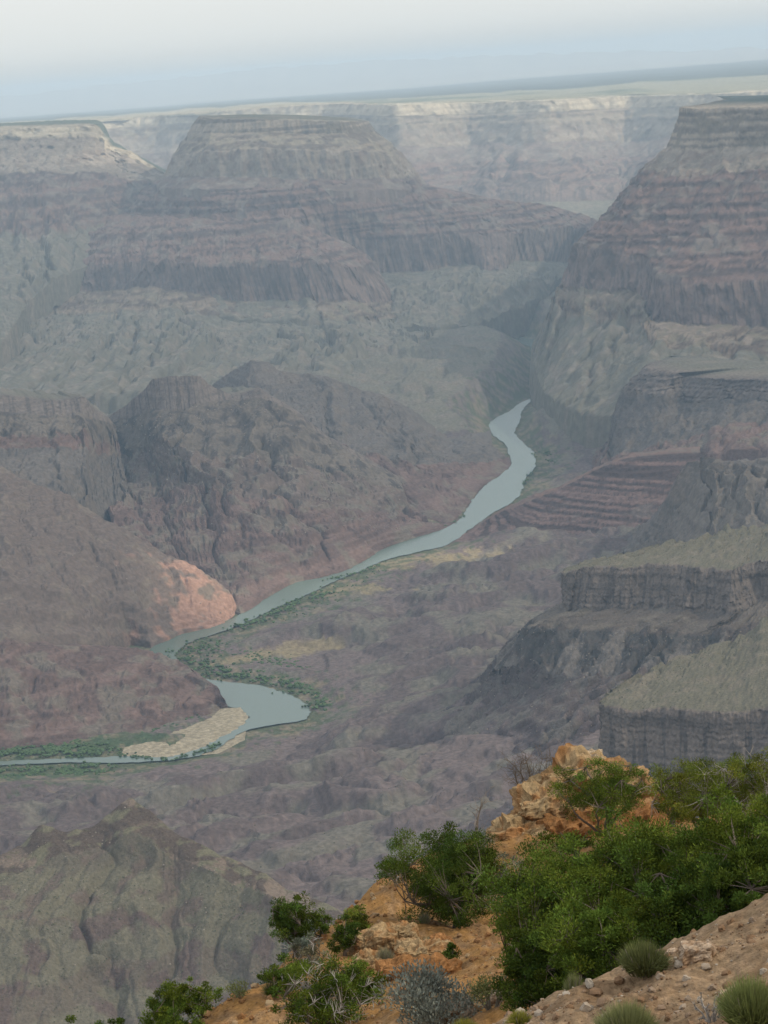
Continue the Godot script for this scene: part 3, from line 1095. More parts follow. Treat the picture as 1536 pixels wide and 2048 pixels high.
func land() -> void:
	contours()
	var task := WorkerThreadPool.add_group_task(build_feature, feats.size())
	WorkerThreadPool.wait_for_group_task_completion(task)
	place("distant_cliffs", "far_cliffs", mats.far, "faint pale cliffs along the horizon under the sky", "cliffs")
	place("plateau", "plateau", mats.far, "flat scrubby tableland reaching to the horizon", "plateau")
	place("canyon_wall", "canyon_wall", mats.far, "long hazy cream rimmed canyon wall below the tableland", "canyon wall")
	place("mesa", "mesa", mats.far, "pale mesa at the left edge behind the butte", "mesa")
	var butte := base("butte")
	tag(butte, "flat topped layered butte standing in the middle of the canyon", "butte", "", "structure")
	part_of(butte, "cap", "butte_cap", mats.far)
	part_of(butte, "shoulder", "butte_shoulder", mats.far)
	part_of(butte, "spur", "butte_spur", mats.far)
	place("great_mesa", "great_mesa", mats.far, "tall layered mesa face at the right edge behind the gorge", "mesa")
	place("cliff_bench", "cliff_bench", mats.rock, "dark cliff topped bench on the right above the river bend", "cliff")
	place("hill", "dark_hill", mats.rock, "dark humped hill left of the far river reach", "hill")
	place("boulder_ridge", "boulder_ridge", mats.rock, "boulder strewn ridge with a cliff cap left of the river", "ridge")
	place("bench", "left_bench", mats.rock, "brown cliff edged bench at the left edge", "bench")
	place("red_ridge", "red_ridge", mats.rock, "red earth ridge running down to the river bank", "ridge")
	place("river_spur", "river_nose", mats.rock, "brown ledgy spur inside the near river bend", "spur")
	place("banded_slope", "banded_slope", mats.rock, "dark red slope in thin bands right of the river", "slope")
	place("hill", "shadow_hill", mats.rock, "dark hill behind the upper terrace on the right", "hill")
	place("terrace", "upper_terrace", mats.close, "farther flat terrace with a cliff edge above talus fans", "terrace")
	place("terrace", "near_terrace", mats.close, "nearer sloping terrace with a fluted cliff edge behind the junipers", "terrace")
	place("hill", "near_hill", mats.close, "grey green hill with a rocky crest in the lower left", "hill")


func contours() -> void:
	feature("far_cliffs", 160, 900, Vector2(25, 140), [
		[200, 60, [-12938,-124,-60635,-9155,-75,-61320,-4707,71,-59815,-2703,110,-57937,1204,76,-55987,3516,13,-54887,6287,-113,-53633,9117,-278,-51195,12389,-294,-48441]],
		[200, 60, [-12127,-329,-56718,-8589,-310,-57360,-4422,-248,-55825,-2543,-200,-53940,1095,-243,-51988,3242,-274,-50897,5809,-332,-49661,8411,-365,-47257,11395,-373,-44566]],
		[0, 0, [-10480,-508,-48889,-7427,-484,-49445,-3815,-472,-47848,-2238,-458,-46947,928,-464,-44990,2783,-438,-43912,4988,-428,-42710,7356,-406,-41351,9907,-381,-38754]],
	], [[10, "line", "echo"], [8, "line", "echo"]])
	feature("plateau", 260, 1500, Vector2(10, 20), [
		[0, 0, [-11694,-403,-45522,-6982,-455,-46479,-3657,-462,-45854,-2144,-448,-44949,907,-463,-43991,2720,-437,-42914,4871,-427,-41717,7180,-405,-40366,10679,-320,-38548]],
		[0, 20, [-6728,-313,-26148,-4017,-322,-26699,-2072,-321,-25917,-771,-318,-24988,508,-357,-24995,1541,-372,-24451,2777,-374,-23839,4110,-372,-23138,6137,-346,-22166]],
		[150, 10, [-5112,-267,-19852,-3051,-258,-20272,-2390,-275,-20159,-1862,-276,-20516,-1130,-278,-19968,-612,-273,-19791,-104,-282,-19500,375,-309,-18596,944,-340,-18876,1543,-358,-18335,2182,-381,-18774,2608,-394,-18113,3143,-404,-17724,4746,-412,-17156]],
	], [[40, "line", "plain"], [30, "line", "plain2"]])
	feature("canyon_wall", 900, 760, Vector2(25, 140), [
		[80, 0, [-5185,-262,-20143,-3096,-257,-20568,-2425,-275,-20457,-1889,-276,-20815,-1147,-278,-20268,-621,-272,-20090,-105,-282,-19800,381,-310,-18896,959,-341,-19176,1568,-360,-18634,2217,-383,-19072,2651,-397,-18410,3195,-407,-18019,4826,-415,-17445]],
		[85, 0, [-5087,-270,-19756,-3037,-261,-20173,-2379,-278,-20059,-1853,-279,-20416,-1125,-281,-19868,-609,-275,-19691,-104,-284,-19400,373,-315,-18496,939,-346,-18777,1534,-364,-18236,2170,-387,-18674,2593,-399,-18014,3125,-409,-17625,4719,-417,-17059]],
		[90, 0, [-5071,-338,-19657,-3029,-331,-20073,-2374,-352,-19959,-1852,-363,-20316,-1126,-362,-19768,-614,-364,-19590,-110,-376,-19300,364,-402,-18396,927,-434,-18677,1520,-450,-18136,2153,-478,-18576,2575,-484,-17916,3104,-495,-17527,4691,-496,-16963]],
		[100, 20, [-5030,-417,-19460,-3009,-419,-19873,-2360,-444,-19760,-1843,-456,-20116,-1124,-461,-19568,-616,-462,-19390,-118,-476,-19100,353,-497,-18197,911,-531,-18478,1497,-547,-17938,2124,-581,-18378,2541,-583,-17719,3064,-592,-17331,4635,-579,-16771]],
		[100, 20, [-4997,-554,-19262,-2994,-559,-19673,-2350,-575,-19559,-1838,-585,-19915,-1124,-587,-19367,-621,-595,-19190,-127,-606,-18900,339,-628,-17997,891,-664,-18278,1473,-668,-17739,2094,-713,-18180,2506,-706,-17522,3024,-708,-17135,4580,-677,-16579]],
		[100, 45, [-4909,-642,-18872,-2945,-650,-19276,-2313,-672,-19161,-1803,-693,-19416,-1112,-695,-18967,-619,-705,-18790,-134,-718,-18500,323,-725,-17597,859,-766,-17779,1424,-773,-17241,2030,-813,-17684,2430,-798,-17028,2933,-801,-16644,4443,-794,-16098]],
		[90, 45, [-4705,-802,-17995,-2829,-814,-18384,-2225,-834,-18265,-1729,-853,-18419,-1071,-856,-17968,-602,-867,-17790,-142,-872,-17499,292,-886,-16697,797,-922,-16781,1338,-920,-16345,1905,-966,-16692,2280,-935,-16039,2769,-926,-15759,4200,-913,-15231]],
		[80, 0, [-4643,-902,-17701,-2796,-916,-18085,-2200,-934,-17966,-1713,-962,-18119,-1063,-954,-17668,-602,-971,-17490,-150,-989,-17199,278,-989,-16398,775,-1018,-16482,1307,-1016,-16047,1865,-1061,-16394,2232,-1025,-15743,2713,-1014,-15464,4118,-991,-14943]],
		[20, 40, [-4214,-1050,-15953,-2546,-1068,-16302,-1568,-1127,-16325,-572,-1144,-15990,241,-1131,-15198,700,-1149,-15184,1197,-1147,-14852,1684,-1172,-14905,2039,-1152,-14457,2480,-1136,-14185,3768,-1114,-13691]],
	], [[2, "line", "kaibab_sunlit"], [12, "line", "kaibab_sunlit"], [8, "stairs2", "toroweap"], [14, "line", "coconino"], [8, "line", "talus_red"], [18, "stairs4", "supai"], [12, "line", "redwall"], [6, "line", "tonto"]])
	feature("mesa", 420, 260, Vector2(25, 140), [
		[60, 0, [-4230,-146,-16465,-2529,-200,-16811,-1804,-224,-16401,-1651,-383,-16116,-1440,-505,-15935,-1264,-601,-15749]],
		[70, 0, [-3836,-169,-14915,-2264,-204,-15030,-1937,-221,-14975,-1670,-232,-15007,-1637,-279,-15112,-1548,-382,-15020,-1433,-409,-14931,-1346,-499,-14940,-1210,-597,-15051]],
		[80, 7, [-3795,-238,-14719,-2242,-282,-14831,-1920,-298,-14776,-1692,-308,-14854,-1622,-338,-14912,-1549,-400,-14920,-1428,-442,-14781,-1340,-512,-14789,-1196,-606,-14952]],
		[80, 14, [-3729,-309,-14426,-2207,-361,-14533,-1890,-377,-14477,-1683,-393,-14553,-1583,-424,-14615,-1495,-472,-14624,-1395,-506,-14533,-1311,-546,-14591,-1173,-617,-14753]],
		[70, 14, [-3643,-418,-14035,-2160,-476,-14136,-1938,-475,-14067,-1763,-505,-14090,-1653,-494,-14204,-1476,-532,-14224,-1349,-568,-14136,-1270,-595,-14244,-1137,-646,-14455]],
		[60, 17.5, [-3553,-493,-13645,-2110,-565,-13739,-1894,-569,-13669,-1723,-592,-13692,-1618,-591,-13806,-1475,-632,-13821,-1391,-669,-13830,-1312,-681,-13938,-1127,-697,-14255]],
		[30, 35, [-3349,-651,-12768,-1982,-754,-12747,-1796,-783,-12572,-1688,-779,-12789,-1619,-792,-12899,-1574,-775,-13005,-1484,-769,-13217,-1400,-767,-13528,-1110,-757,-13956]],
		[20, 31.5, [-3122,-827,-11794,-2112,-881,-11813,-1824,-930,-11557,-1714,-956,-11473,-1654,-939,-11784,-1625,-899,-12192,-1554,-877,-12504,-1461,-861,-12918,-1084,-873,-13456]],
		[10, 14, [-2749,-1026,-10237,-1864,-1071,-10232,-1756,-1082,-10251,-1649,-1092,-10268,-1635,-1049,-10675,-1657,-1001,-11380,-1593,-954,-11894,-1480,-937,-12513,-1068,-938,-13157]],
	], [[3, "line", "plain"], [10, "stairs2", "kaibab_sunlit"], [8, "line", "coconino"], [14, "line", "coconino"], [8, "stairs3", "supai"], [16, "stairs3", "supai"], [16, "line", "tonto"], [16, "line", "tonto"]])
	feature("butte_cap", 620, 220, Vector2(25, 140), [
		[0, 0, [-475,-270,-15193,-580,-243,-14588,-689,-229,-14283,-564,-237,-14189,-443,-246,-14193,-323,-258,-14196,-203,-273,-14199,-144,-286,-14299,-217,-293,-15198]],
		[25, 0, [-493,-277,-15792,-861,-240,-15176,-926,-222,-14370,-900,-220,-13871,-772,-232,-13578,-538,-251,-13489,-309,-274,-13496,-80,-297,-13500,36,-315,-13800,71,-329,-14400,-25,-333,-15800]],
		[35, 0, [-504,-362,-15892,-917,-322,-15172,-979,-306,-14367,-953,-308,-13837,-801,-312,-13546,-543,-326,-13459,-315,-349,-13466,-77,-368,-13470,66,-384,-13770,103,-392,-14400,21,-402,-15900]],
		[40, 12, [-526,-522,-16191,-1041,-471,-15365,-1103,-451,-14358,-1060,-441,-13679,-843,-403,-13293,-541,-417,-13189,-316,-437,-13196,-21,-465,-13270,199,-520,-13549,243,-543,-14398,114,-554,-16200]],
		[45, 10, [-538,-644,-16241,-1104,-588,-15411,-1149,-557,-14354,-1102,-546,-13636,-873,-548,-13241,-552,-573,-13138,-328,-594,-13146,-39,-619,-13220,267,-653,-13517,338,-679,-14396,260,-715,-16248]],
		[20, 10, [-547,-702,-16391,-1153,-651,-15557,-1205,-626,-14350,-1144,-606,-13502,-918,-606,-13068,-551,-630,-12988,-329,-647,-12996,-52,-677,-13050,306,-717,-13397,407,-751,-14394,364,-778,-16396]],
	], [[4, "line", "plain_dark"], [18, "line", "kaibab_d"], [14, "line", "toroweap"], [26, "line", "coconino"], [8, "line", "talus_red"]])
	feature("butte_shoulder", 760, 260, Vector2(25, 140), [
		[0, 0, [-1538,-782,-14921,-1194,-609,-14752,-916,-593,-14471,-358,-632,-14396,256,-680,-14298,402,-732,-14194,552,-773,-14189,857,-865,-14274,1206,-942,-14450,1482,-1071,-14927]],
		[30, 15, [-1439,-680,-14328,-1108,-555,-13705,-813,-560,-13275,-328,-596,-13146,-48,-623,-13200,275,-659,-13497,385,-710,-13595,530,-752,-13640,705,-809,-13682,944,-861,-13768,1160,-918,-13902,1431,-1038,-14329]],
		[40, 22.5, [-1463,-758,-14024,-1209,-667,-13446,-804,-664,-12955,-329,-683,-12846,-58,-757,-13000,223,-807,-13198,506,-848,-13240,794,-899,-13326,1094,-956,-13506,1308,-1020,-13788,1449,-1061,-14327]],
		[45, 22.5, [-1491,-853,-13619,-1200,-803,-13196,-805,-785,-12775,-337,-816,-12696,-71,-924,-13000,122,-965,-12979,348,-955,-12995,630,-969,-13035,921,-986,-13168,1164,-997,-13349,1321,-1046,-13636,1466,-1084,-14325]],
		[55, 7.5, [-1534,-1013,-13463,-1209,-979,-13104,-818,-977,-12714,-351,-1007,-12635,-30,-1113,-12920,164,-1142,-12919,332,-1142,-12926,587,-1128,-12967,643,-1145,-12724,752,-1153,-12718,832,-1137,-13054,1056,-1174,-13218,1218,-1214,-13445,1432,-1212,-14228]],
		[15, 45, [-1483,-1082,-12915,-799,-1049,-12274,-348,-1077,-12195,16,-1167,-12300,306,-1185,-12196,565,-1184,-12087,695,-1186,-12080,844,-1201,-12321,1028,-1228,-12608,1205,-1261,-13044,1361,-1287,-13733]],
		[5, 22.5, [-1386,-1179,-11920,-765,-1179,-11475,-341,-1203,-11395,101,-1286,-11500,347,-1286,-11395,549,-1306,-11487,727,-1291,-11878,914,-1292,-12266,1063,-1313,-12756,1278,-1353,-13540]],
	], [[3, "line", "supai"], [22, "stairs4", "supai"], [22, "stairs3", "supai"], [26, "line", "redwall"], [14, "line", "tonto"], [16, "line", "tonto"]])
	feature("butte_spur", 720, 240, Vector2(25, 140), [
		[10, 0, [-1772,-781,-14190,-1386,-734,-14032,-947,-743,-13767,-576,-735,-13388,-462,-789,-13292,-410,-781,-13194,-354,-838,-13395,-105,-981,-13400,-8,-1084,-14000]],
		[20, 9, [-1713,-783,-13693,-1402,-743,-13427,-896,-747,-12969,-668,-772,-12833,-488,-789,-12791,-407,-757,-12844,-337,-803,-12746,-204,-877,-12648,-86,-938,-12650,0,-1039,-13300]],
		[35, 18, [-1687,-836,-13193,-1387,-806,-12926,-876,-804,-12570,-653,-840,-12383,-438,-878,-12242,-230,-916,-12248,-67,-941,-12350,26,-1052,-13000]],
		[45, 22.5, [-1704,-934,-12686,-1416,-940,-12420,-1122,-913,-12148,-875,-938,-11968,-640,-951,-11883,-434,-966,-11842,-204,-977,-11848,13,-1015,-12050,58,-1121,-12800]],
		[50, 12, [-1730,-1041,-12380,-1413,-1068,-12269,-1125,-1043,-12048,-859,-1089,-11909,-602,-1139,-11825,-346,-1157,-11785,-90,-1165,-11790,104,-1211,-12000,140,-1308,-12749]],
		[45, 22.5, [-1721,-1099,-11775,-1355,-1129,-11672,-1094,-1116,-11599,-790,-1152,-11523,-568,-1198,-11486,-344,-1223,-11445,-96,-1235,-11500,137,-1273,-11749,181,-1351,-12399]],
		[10, 67.5, [-1711,-1147,-10967,-1387,-1189,-10811,-1030,-1202,-10751,-680,-1227,-10728,-330,-1250,-10695,-99,-1280,-10800,186,-1316,-10998,404,-1356,-11693]],
		[5, 30, [-1995,-1168,-9697,-1560,-1227,-9574,-1230,-1252,-9420,-925,-1259,-9455,-622,-1269,-9580,-315,-1301,-9795,2,-1334,-9700,215,-1379,-9798,399,-1407,-10092]],
	], [[4, "line", "supai"], [12, "stairs2", "supai"], [16, "stairs3", "supai"], [26, "line", "redwall"], [12, "stairs2", "muav"], [22, "talus", "tonto"], [22, "line", "tonto"]])
	feature("great_mesa", 700, 200, Vector2(25, 140), [
		[0, 0, [2139,-327,-13836,2356,-331,-13293,2959,-329,-12659,4194,-329,-12305]],
		[28, 0, [2034,-320,-12637,1686,-310,-11477,1502,-290,-10645,1497,-289,-10342,1576,-292,-10280,1656,-294,-10166,1778,-297,-10044,2096,-299,-9880,3226,-303,-9465]],
		[36, 9, [1858,-523,-12260,1540,-477,-11195,1421,-464,-10504,1452,-471,-10248,1541,-471,-10184,1611,-472,-10072,1753,-472,-9947,2069,-476,-9784,3192,-478,-9371]],
		[40, 22.5, [1669,-637,-12085,1374,-581,-11015,1269,-565,-10322,1387,-566,-10055,1506,-563,-9987,1575,-559,-9875,1723,-567,-9800,2045,-574,-9687,3158,-582,-9277]],
		[30, 18, [1510,-744,-11905,1242,-683,-10829,1144,-664,-10136,1291,-664,-9866,1425,-666,-9767,1538,-670,-9679,1692,-674,-9653,1999,-676,-9492,3093,-677,-9088]],
		[32, 18, [1355,-831,-11722,1124,-770,-10691,1035,-754,-10047,1166,-762,-9761,1293,-774,-9613,1420,-787,-9494,1651,-798,-9457,1953,-800,-9297,3026,-806,-8899]],
		[38, 9, [1214,-915,-11637,1004,-849,-10552,929,-821,-9957,1049,-832,-9693,1173,-870,-9528,1171,-925,-9226,1352,-947,-9100,1575,-945,-9064,1865,-939,-8907,2896,-938,-8521]],
		[40, 12, [1109,-1084,-11446,926,-1013,-10459,863,-985,-9892,974,-992,-9671,1133,-1002,-9432,1137,-1075,-9150,1332,-1105,-9022,1553,-1119,-8987,1844,-1115,-8840,2878,-1108,-8475]],
		[12, 39, [1002,-1159,-11155,839,-1101,-10316,789,-1076,-9768,915,-1090,-9355,1071,-1098,-9137,1074,-1118,-8684,1266,-1149,-8607,1469,-1173,-8524,1752,-1176,-8420,2732,-1167,-8049]],
		[4, 24, [850,-1261,-10867,720,-1276,-10275,674,-1295,-9576,661,-1308,-8926,730,-1313,-8418,858,-1291,-8155,1012,-1224,-8137,1370,-1213,-7983,1626,-1203,-7833,2538,-1200,-7481]],
	], [[3, "line", "plain"], [22, "line", "kaibab_d"], [18, "line", "coconino"], [14, "stairs3", "supai"], [18, "stairs4", "supai"], [18, "stairs4", "supai"], [26, "line", "redwall"], [12, "stairs2", "muav"], [30, "line", "tonto"]])
	feature("cliff_bench", 520, 120, Vector2(40, 80), [
		[0, 0, [1100,-1152,-8630,1186,-1120,-8316,1398,-1135,-8080,1649,-1131,-7930,2571,-1115,-7576]],
		[19.6, 0, [1134,-1187,-8827,1009,-1130,-8289,958,-1094,-7942,1029,-1100,-7833,1077,-1126,-7877,1180,-1119,-7710,1304,-1116,-7589,1546,-1110,-7441,2410,-1100,-7102]],
		[25.2, 6.4, [1064,-1249,-8836,934,-1188,-8247,883,-1158,-7901,965,-1167,-7760,1055,-1199,-7809,1169,-1186,-7661,1293,-1182,-7540,1533,-1176,-7393,2393,-1163,-7055]],
		[22.4, 16, [971,-1345,-8746,867,-1288,-8154,821,-1267,-7807,918,-1243,-7695,1035,-1243,-7681,1131,-1216,-7536,1266,-1191,-7392,1501,-1185,-7246,2344,-1171,-6913]],
		[19.6, 16, [917,-1424,-8652,835,-1369,-8057,782,-1347,-7660,896,-1308,-7547,1004,-1281,-7483,1079,-1244,-7422,1120,-1225,-7365,1247,-1218,-7294,1480,-1209,-7148,2312,-1192,-6819]],
		[7, 12.8, [800,-1451,-8462,741,-1392,-7865,743,-1341,-7463,851,-1312,-7200,947,-1292,-7087,1017,-1268,-7027,1079,-1251,-7018,1185,-1240,-6950,1416,-1235,-6855,2214,-1223,-6535]],
	], [[3, "line", "tonto"], [22, "line", "tapeats"], [14, "line", "dox_dark"], [14, "line", "dox_dark"], [18, "line", "dox"]])
	feature("dark_hill", 520, 240, Vector2(40, 80), [
		[0, 14, [-705,-1296,-9875,-492,-1206,-9587,-182,-1271,-9498,79,-1336,-9300,290,-1460,-9195,457,-1467,-9289]],
		[5, 8.4, [-645,-1202,-9177,-542,-1120,-8984,-472,-1082,-8887,-405,-1093,-8891,-354,-1124,-8843,-261,-1137,-8796,-166,-1147,-8748,-55,-1196,-8700,64,-1235,-8600,141,-1311,-8499,255,-1378,-8446,350,-1377,-8493,420,-1404,-8440]],
		[5, 19.6, [-600,-1223,-8880,-470,-1158,-8687,-356,-1180,-8643,-206,-1206,-8548,-61,-1260,-8450,63,-1310,-8350,166,-1366,-8248,282,-1393,-8245,348,-1388,-8293,440,-1421,-8338]],
		[4, 22.4, [-571,-1268,-8280,-384,-1261,-8141,-206,-1278,-8047,-33,-1320,-7950,102,-1366,-7899,224,-1392,-7947,299,-1397,-8044,392,-1412,-8141,466,-1445,-8337]],
		[4, 6, [-357,-1442,-7932,-146,-1442,-7657,50,-1442,-7315,206,-1442,-7195,274,-1442,-7439,343,-1442,-7777,417,-1442,-7992,473,-1442,-8174,474,-1444,-8460]],
	], [[6, "line", "dox_dark"], [16, "line", "dox_dark"], [26, "line", "dox_dark"], [30, "line", "dox"]])
	feature("boulder_ridge", 820, 221, Vector2(40, 80), [
		[0, 16, [-1035,-1243,-8739,-852,-1139,-8558,-741,-1088,-8468,-606,-1119,-8478,-419,-1139,-8390,-208,-1283,-8197,-69,-1334,-8000]],
		[10, 3.2, [-966,-1162,-8193,-881,-1107,-8072,-790,-1035,-7961,-756,-999,-7924,-689,-993,-7890,-595,-1000,-7898,-568,-1036,-7930,-508,-1071,-7934,-445,-1069,-7887,-390,-1049,-7840,-340,-1079,-7793,-266,-1125,-7745,-194,-1188,-7698,-89,-1255,-7639,46,-1340,-7580]],
		[10, 9.6, [-964,-1173,-8042,-875,-1139,-7972,-774,-1099,-7862,-718,-1102,-7807,-666,-1100,-7792,-597,-1087,-7807,-553,-1080,-7851,-498,-1086,-7864,-435,-1083,-7808,-381,-1073,-7771,-330,-1094,-7713,-257,-1137,-7676,-186,-1198,-7648,-82,-1266,-7580,61,-1348,-7520]],
		[5, 32, [-961,-1264,-7690,-881,-1255,-7750,-801,-1211,-7759,-713,-1161,-7566,-665,-1166,-7470,-580,-1185,-7397,-483,-1202,-7384,-386,-1214,-7350,-289,-1228,-7314,-195,-1258,-7347,-84,-1291,-7360,73,-1381,-7420]],
		[5, 32, [-873,-1288,-7147,-769,-1292,-7209,-657,-1279,-7220,-534,-1247,-7080,-459,-1251,-6985,-375,-1272,-6940,-285,-1296,-6944,-180,-1318,-7018,-58,-1355,-7120,99,-1426,-7299]],
		[5, 22.4, [-785,-1317,-6704,-666,-1341,-6667,-550,-1360,-6677,-459,-1358,-6634,-341,-1350,-6661,-226,-1367,-6736,-108,-1386,-6859,14,-1405,-6980,157,-1434,-7148]],
		[4, 3, [-729,-1400,-6648,-569,-1425,-6437,-412,-1442,-6155,-332,-1442,-6360,-271,-1442,-6493,-200,-1442,-6534,-127,-1442,-6609,-68,-1442,-6727,-5,-1442,-6886,89,-1442,-7002,195,-1442,-7118,259,-1442,-7291]],
	], [[5, "line", "tonto"], [18, "line", "tapeats"], [28, "line", "talus_mix"], [26, "line", "dox_talus"], [26, "stairs3", "dox"], [26, "stairs4", "dox"]])
	feature("left_bench", 420, 130, Vector2(40, 80), [
		[0, 10, [-2053,-966,-8248,-1332,-1028,-8192,-1146,-1045,-8120,-1030,-1051,-8034,-966,-1162,-8244]],
		[9, 0, [-1865,-915,-7471,-1388,-951,-7523,-1222,-960,-7501,-1128,-982,-7516,-1049,-998,-7527,-984,-996,-7536,-954,-992,-7540,-942,-1045,-7642,-927,-1131,-7946]],
		[10, 8, [-1835,-953,-7324,-1367,-991,-7374,-1208,-1001,-7382,-1115,-1020,-7396,-1021,-1033,-7410,-953,-1042,-7439,-918,-1071,-7544,-901,-1139,-7849]],
		[9, 24, [-1781,-984,-7079,-1334,-1024,-7157,-1178,-1039,-7154,-1088,-1055,-7168,-996,-1064,-7181,-933,-1075,-7240,-908,-1110,-7344,-877,-1169,-7700]],
		[8, 12, [-1762,-1016,-6981,-1321,-1055,-7058,-1166,-1067,-7054,-1080,-1082,-7088,-989,-1091,-7101,-925,-1103,-7140,-900,-1135,-7244,-862,-1205,-7601]],
		[4, 20, [-1632,-1072,-6395,-1239,-1129,-6533,-1109,-1153,-6608,-1033,-1178,-6670,-955,-1203,-6733,-909,-1229,-6890,-875,-1253,-7046,-804,-1282,-7256]],
	], [[3, "line", "tonto"], [16, "line", "tapeats"], [14, "line", "talus_mix"], [10, "line", "dox"], [26, "line", "dox_dark"]])
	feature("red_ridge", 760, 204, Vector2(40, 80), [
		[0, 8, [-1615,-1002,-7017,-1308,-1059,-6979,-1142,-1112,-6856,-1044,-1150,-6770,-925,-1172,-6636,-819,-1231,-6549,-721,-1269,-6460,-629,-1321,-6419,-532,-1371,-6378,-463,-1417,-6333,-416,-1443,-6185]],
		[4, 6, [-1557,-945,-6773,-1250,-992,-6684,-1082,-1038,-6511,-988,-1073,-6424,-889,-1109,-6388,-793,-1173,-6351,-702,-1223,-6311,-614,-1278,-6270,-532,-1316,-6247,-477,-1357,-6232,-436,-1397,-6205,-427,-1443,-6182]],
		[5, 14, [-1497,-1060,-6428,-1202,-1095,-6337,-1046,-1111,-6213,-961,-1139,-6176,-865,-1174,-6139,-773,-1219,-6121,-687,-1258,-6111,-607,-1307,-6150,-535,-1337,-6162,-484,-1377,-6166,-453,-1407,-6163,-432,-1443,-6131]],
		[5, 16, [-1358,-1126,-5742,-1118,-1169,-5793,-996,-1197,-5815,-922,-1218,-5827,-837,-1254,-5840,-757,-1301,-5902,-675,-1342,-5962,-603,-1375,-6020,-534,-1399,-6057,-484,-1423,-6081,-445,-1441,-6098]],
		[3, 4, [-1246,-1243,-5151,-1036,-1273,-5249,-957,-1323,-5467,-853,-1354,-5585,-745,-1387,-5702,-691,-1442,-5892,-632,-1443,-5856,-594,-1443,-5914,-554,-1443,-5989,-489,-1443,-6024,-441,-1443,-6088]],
	], [[5, "line", "dox_sunlit_tip"], [26, "line", "dox_sunlit_tip"], [30, "line", "dox_sunlit_tip"], [30, "stairs3", "dox_sunlit_tip"]])
	feature("river_nose", 620, 135, Vector2(40, 80), [
		[0, 5, [-1564,-1274,-5999,-1143,-1323,-5839,-996,-1344,-5714,-867,-1366,-5684,-704,-1390,-5676,-616,-1443,-5779,-530,-1443,-5651,-485,-1443,-5540]],
		[5, 6.4, [-1462,-1185,-5613,-1084,-1250,-5545,-953,-1278,-5468,-880,-1312,-5449,-777,-1329,-5485,-684,-1347,-5518,-601,-1369,-5527,-509,-1382,-5436,-470,-1391,-5339,-442,-1402,-5302,-416,-1408,-5254,-404,-1420,-5204]],
		[5, 12.8, [-1373,-1203,-5222,-1045,-1273,-5298,-932,-1319,-5299,-863,-1343,-5300,-760,-1355,-5316,-667,-1366,-5328,-586,-1381,-5338,-513,-1400,-5305,-472,-1417,-5279,-436,-1424,-5262,-410,-1429,-5239,-403,-1435,-5224]],
		[5, 12.8, [-1336,-1273,-5026,-1019,-1342,-5099,-910,-1383,-5110,-844,-1400,-5111,-743,-1407,-5126,-654,-1414,-5149,-575,-1418,-5168,-508,-1424,-5195,-463,-1430,-5215,-429,-1435,-5222,-408,-1438,-5219,-400,-1440,-5215]],
		[3, 2, [-1378,-1438,-5120,-1014,-1440,-5007,-900,-1440,-5000,-788,-1440,-5002,-676,-1440,-5011,-566,-1440,-5045,-481,-1440,-5119,-437,-1440,-5165,-402,-1440,-5202]],
	], [[5, "line", "dox"], [24, "line", "dox"], [24, "stairs4", "dox"], [24, "stairs4", "dox"]])
	feature("banded_slope", 520, 110, Vector2(40, 80), [
		[0, 2, [162,-1443,-6865,302,-1443,-7203,445,-1420,-7387,577,-1379,-7377,709,-1322,-7366,824,-1287,-7354,1031,-1275,-7328]],
		[4, 1, [156,-1440,-6794,209,-1440,-6908,298,-1437,-7125,362,-1397,-7091,422,-1367,-7027,545,-1316,-6979,671,-1259,-6968,766,-1232,-6958,974,-1229,-6932]],
		[4, 3, [152,-1441,-6771,238,-1438,-6857,333,-1415,-6892,424,-1391,-6867,530,-1363,-6840,650,-1328,-6809,753,-1308,-6778,942,-1276,-6734]],
		[3, 2, [148,-1442,-6748,274,-1438,-6683,345,-1436,-6633,453,-1434,-6690,555,-1428,-6674,650,-1413,-6588,745,-1399,-6518,894,-1365,-6438]],
	], [[4, "line", "dox_red"], [28, "stairs5", "dox_band"], [28, "stairs6", "dox_band"]])
	feature("shadow_hill", 420, 110, Vector2(40, 80), [
		[0, 10.8, [669,-1432,-6566,800,-1273,-6451,868,-1175,-6442,1080,-1154,-6308,1531,-1129,-6111]],
		[5, 5.4, [624,-1333,-6068,705,-1259,-6039,759,-1166,-6002,788,-1114,-5999,811,-1086,-5995,860,-1071,-5938,928,-1071,-5877,991,-1058,-5816,1410,-1027,-5626]],
		[4, 25.2, [629,-1324,-5987,720,-1252,-5947,785,-1176,-5908,826,-1119,-5902,869,-1091,-5836,900,-1092,-5790,932,-1094,-5755,1001,-1086,-5713,1384,-1059,-5529]],
		[3, 14.4, [622,-1324,-5817,700,-1280,-5707,762,-1243,-5598,816,-1216,-5540,869,-1195,-5482,943,-1176,-5418,1308,-1133,-5239]],
	], [[4, "line", "dox_dark"], [16, "line", "dox_dark"], [30, "line", "talus_dark"]])
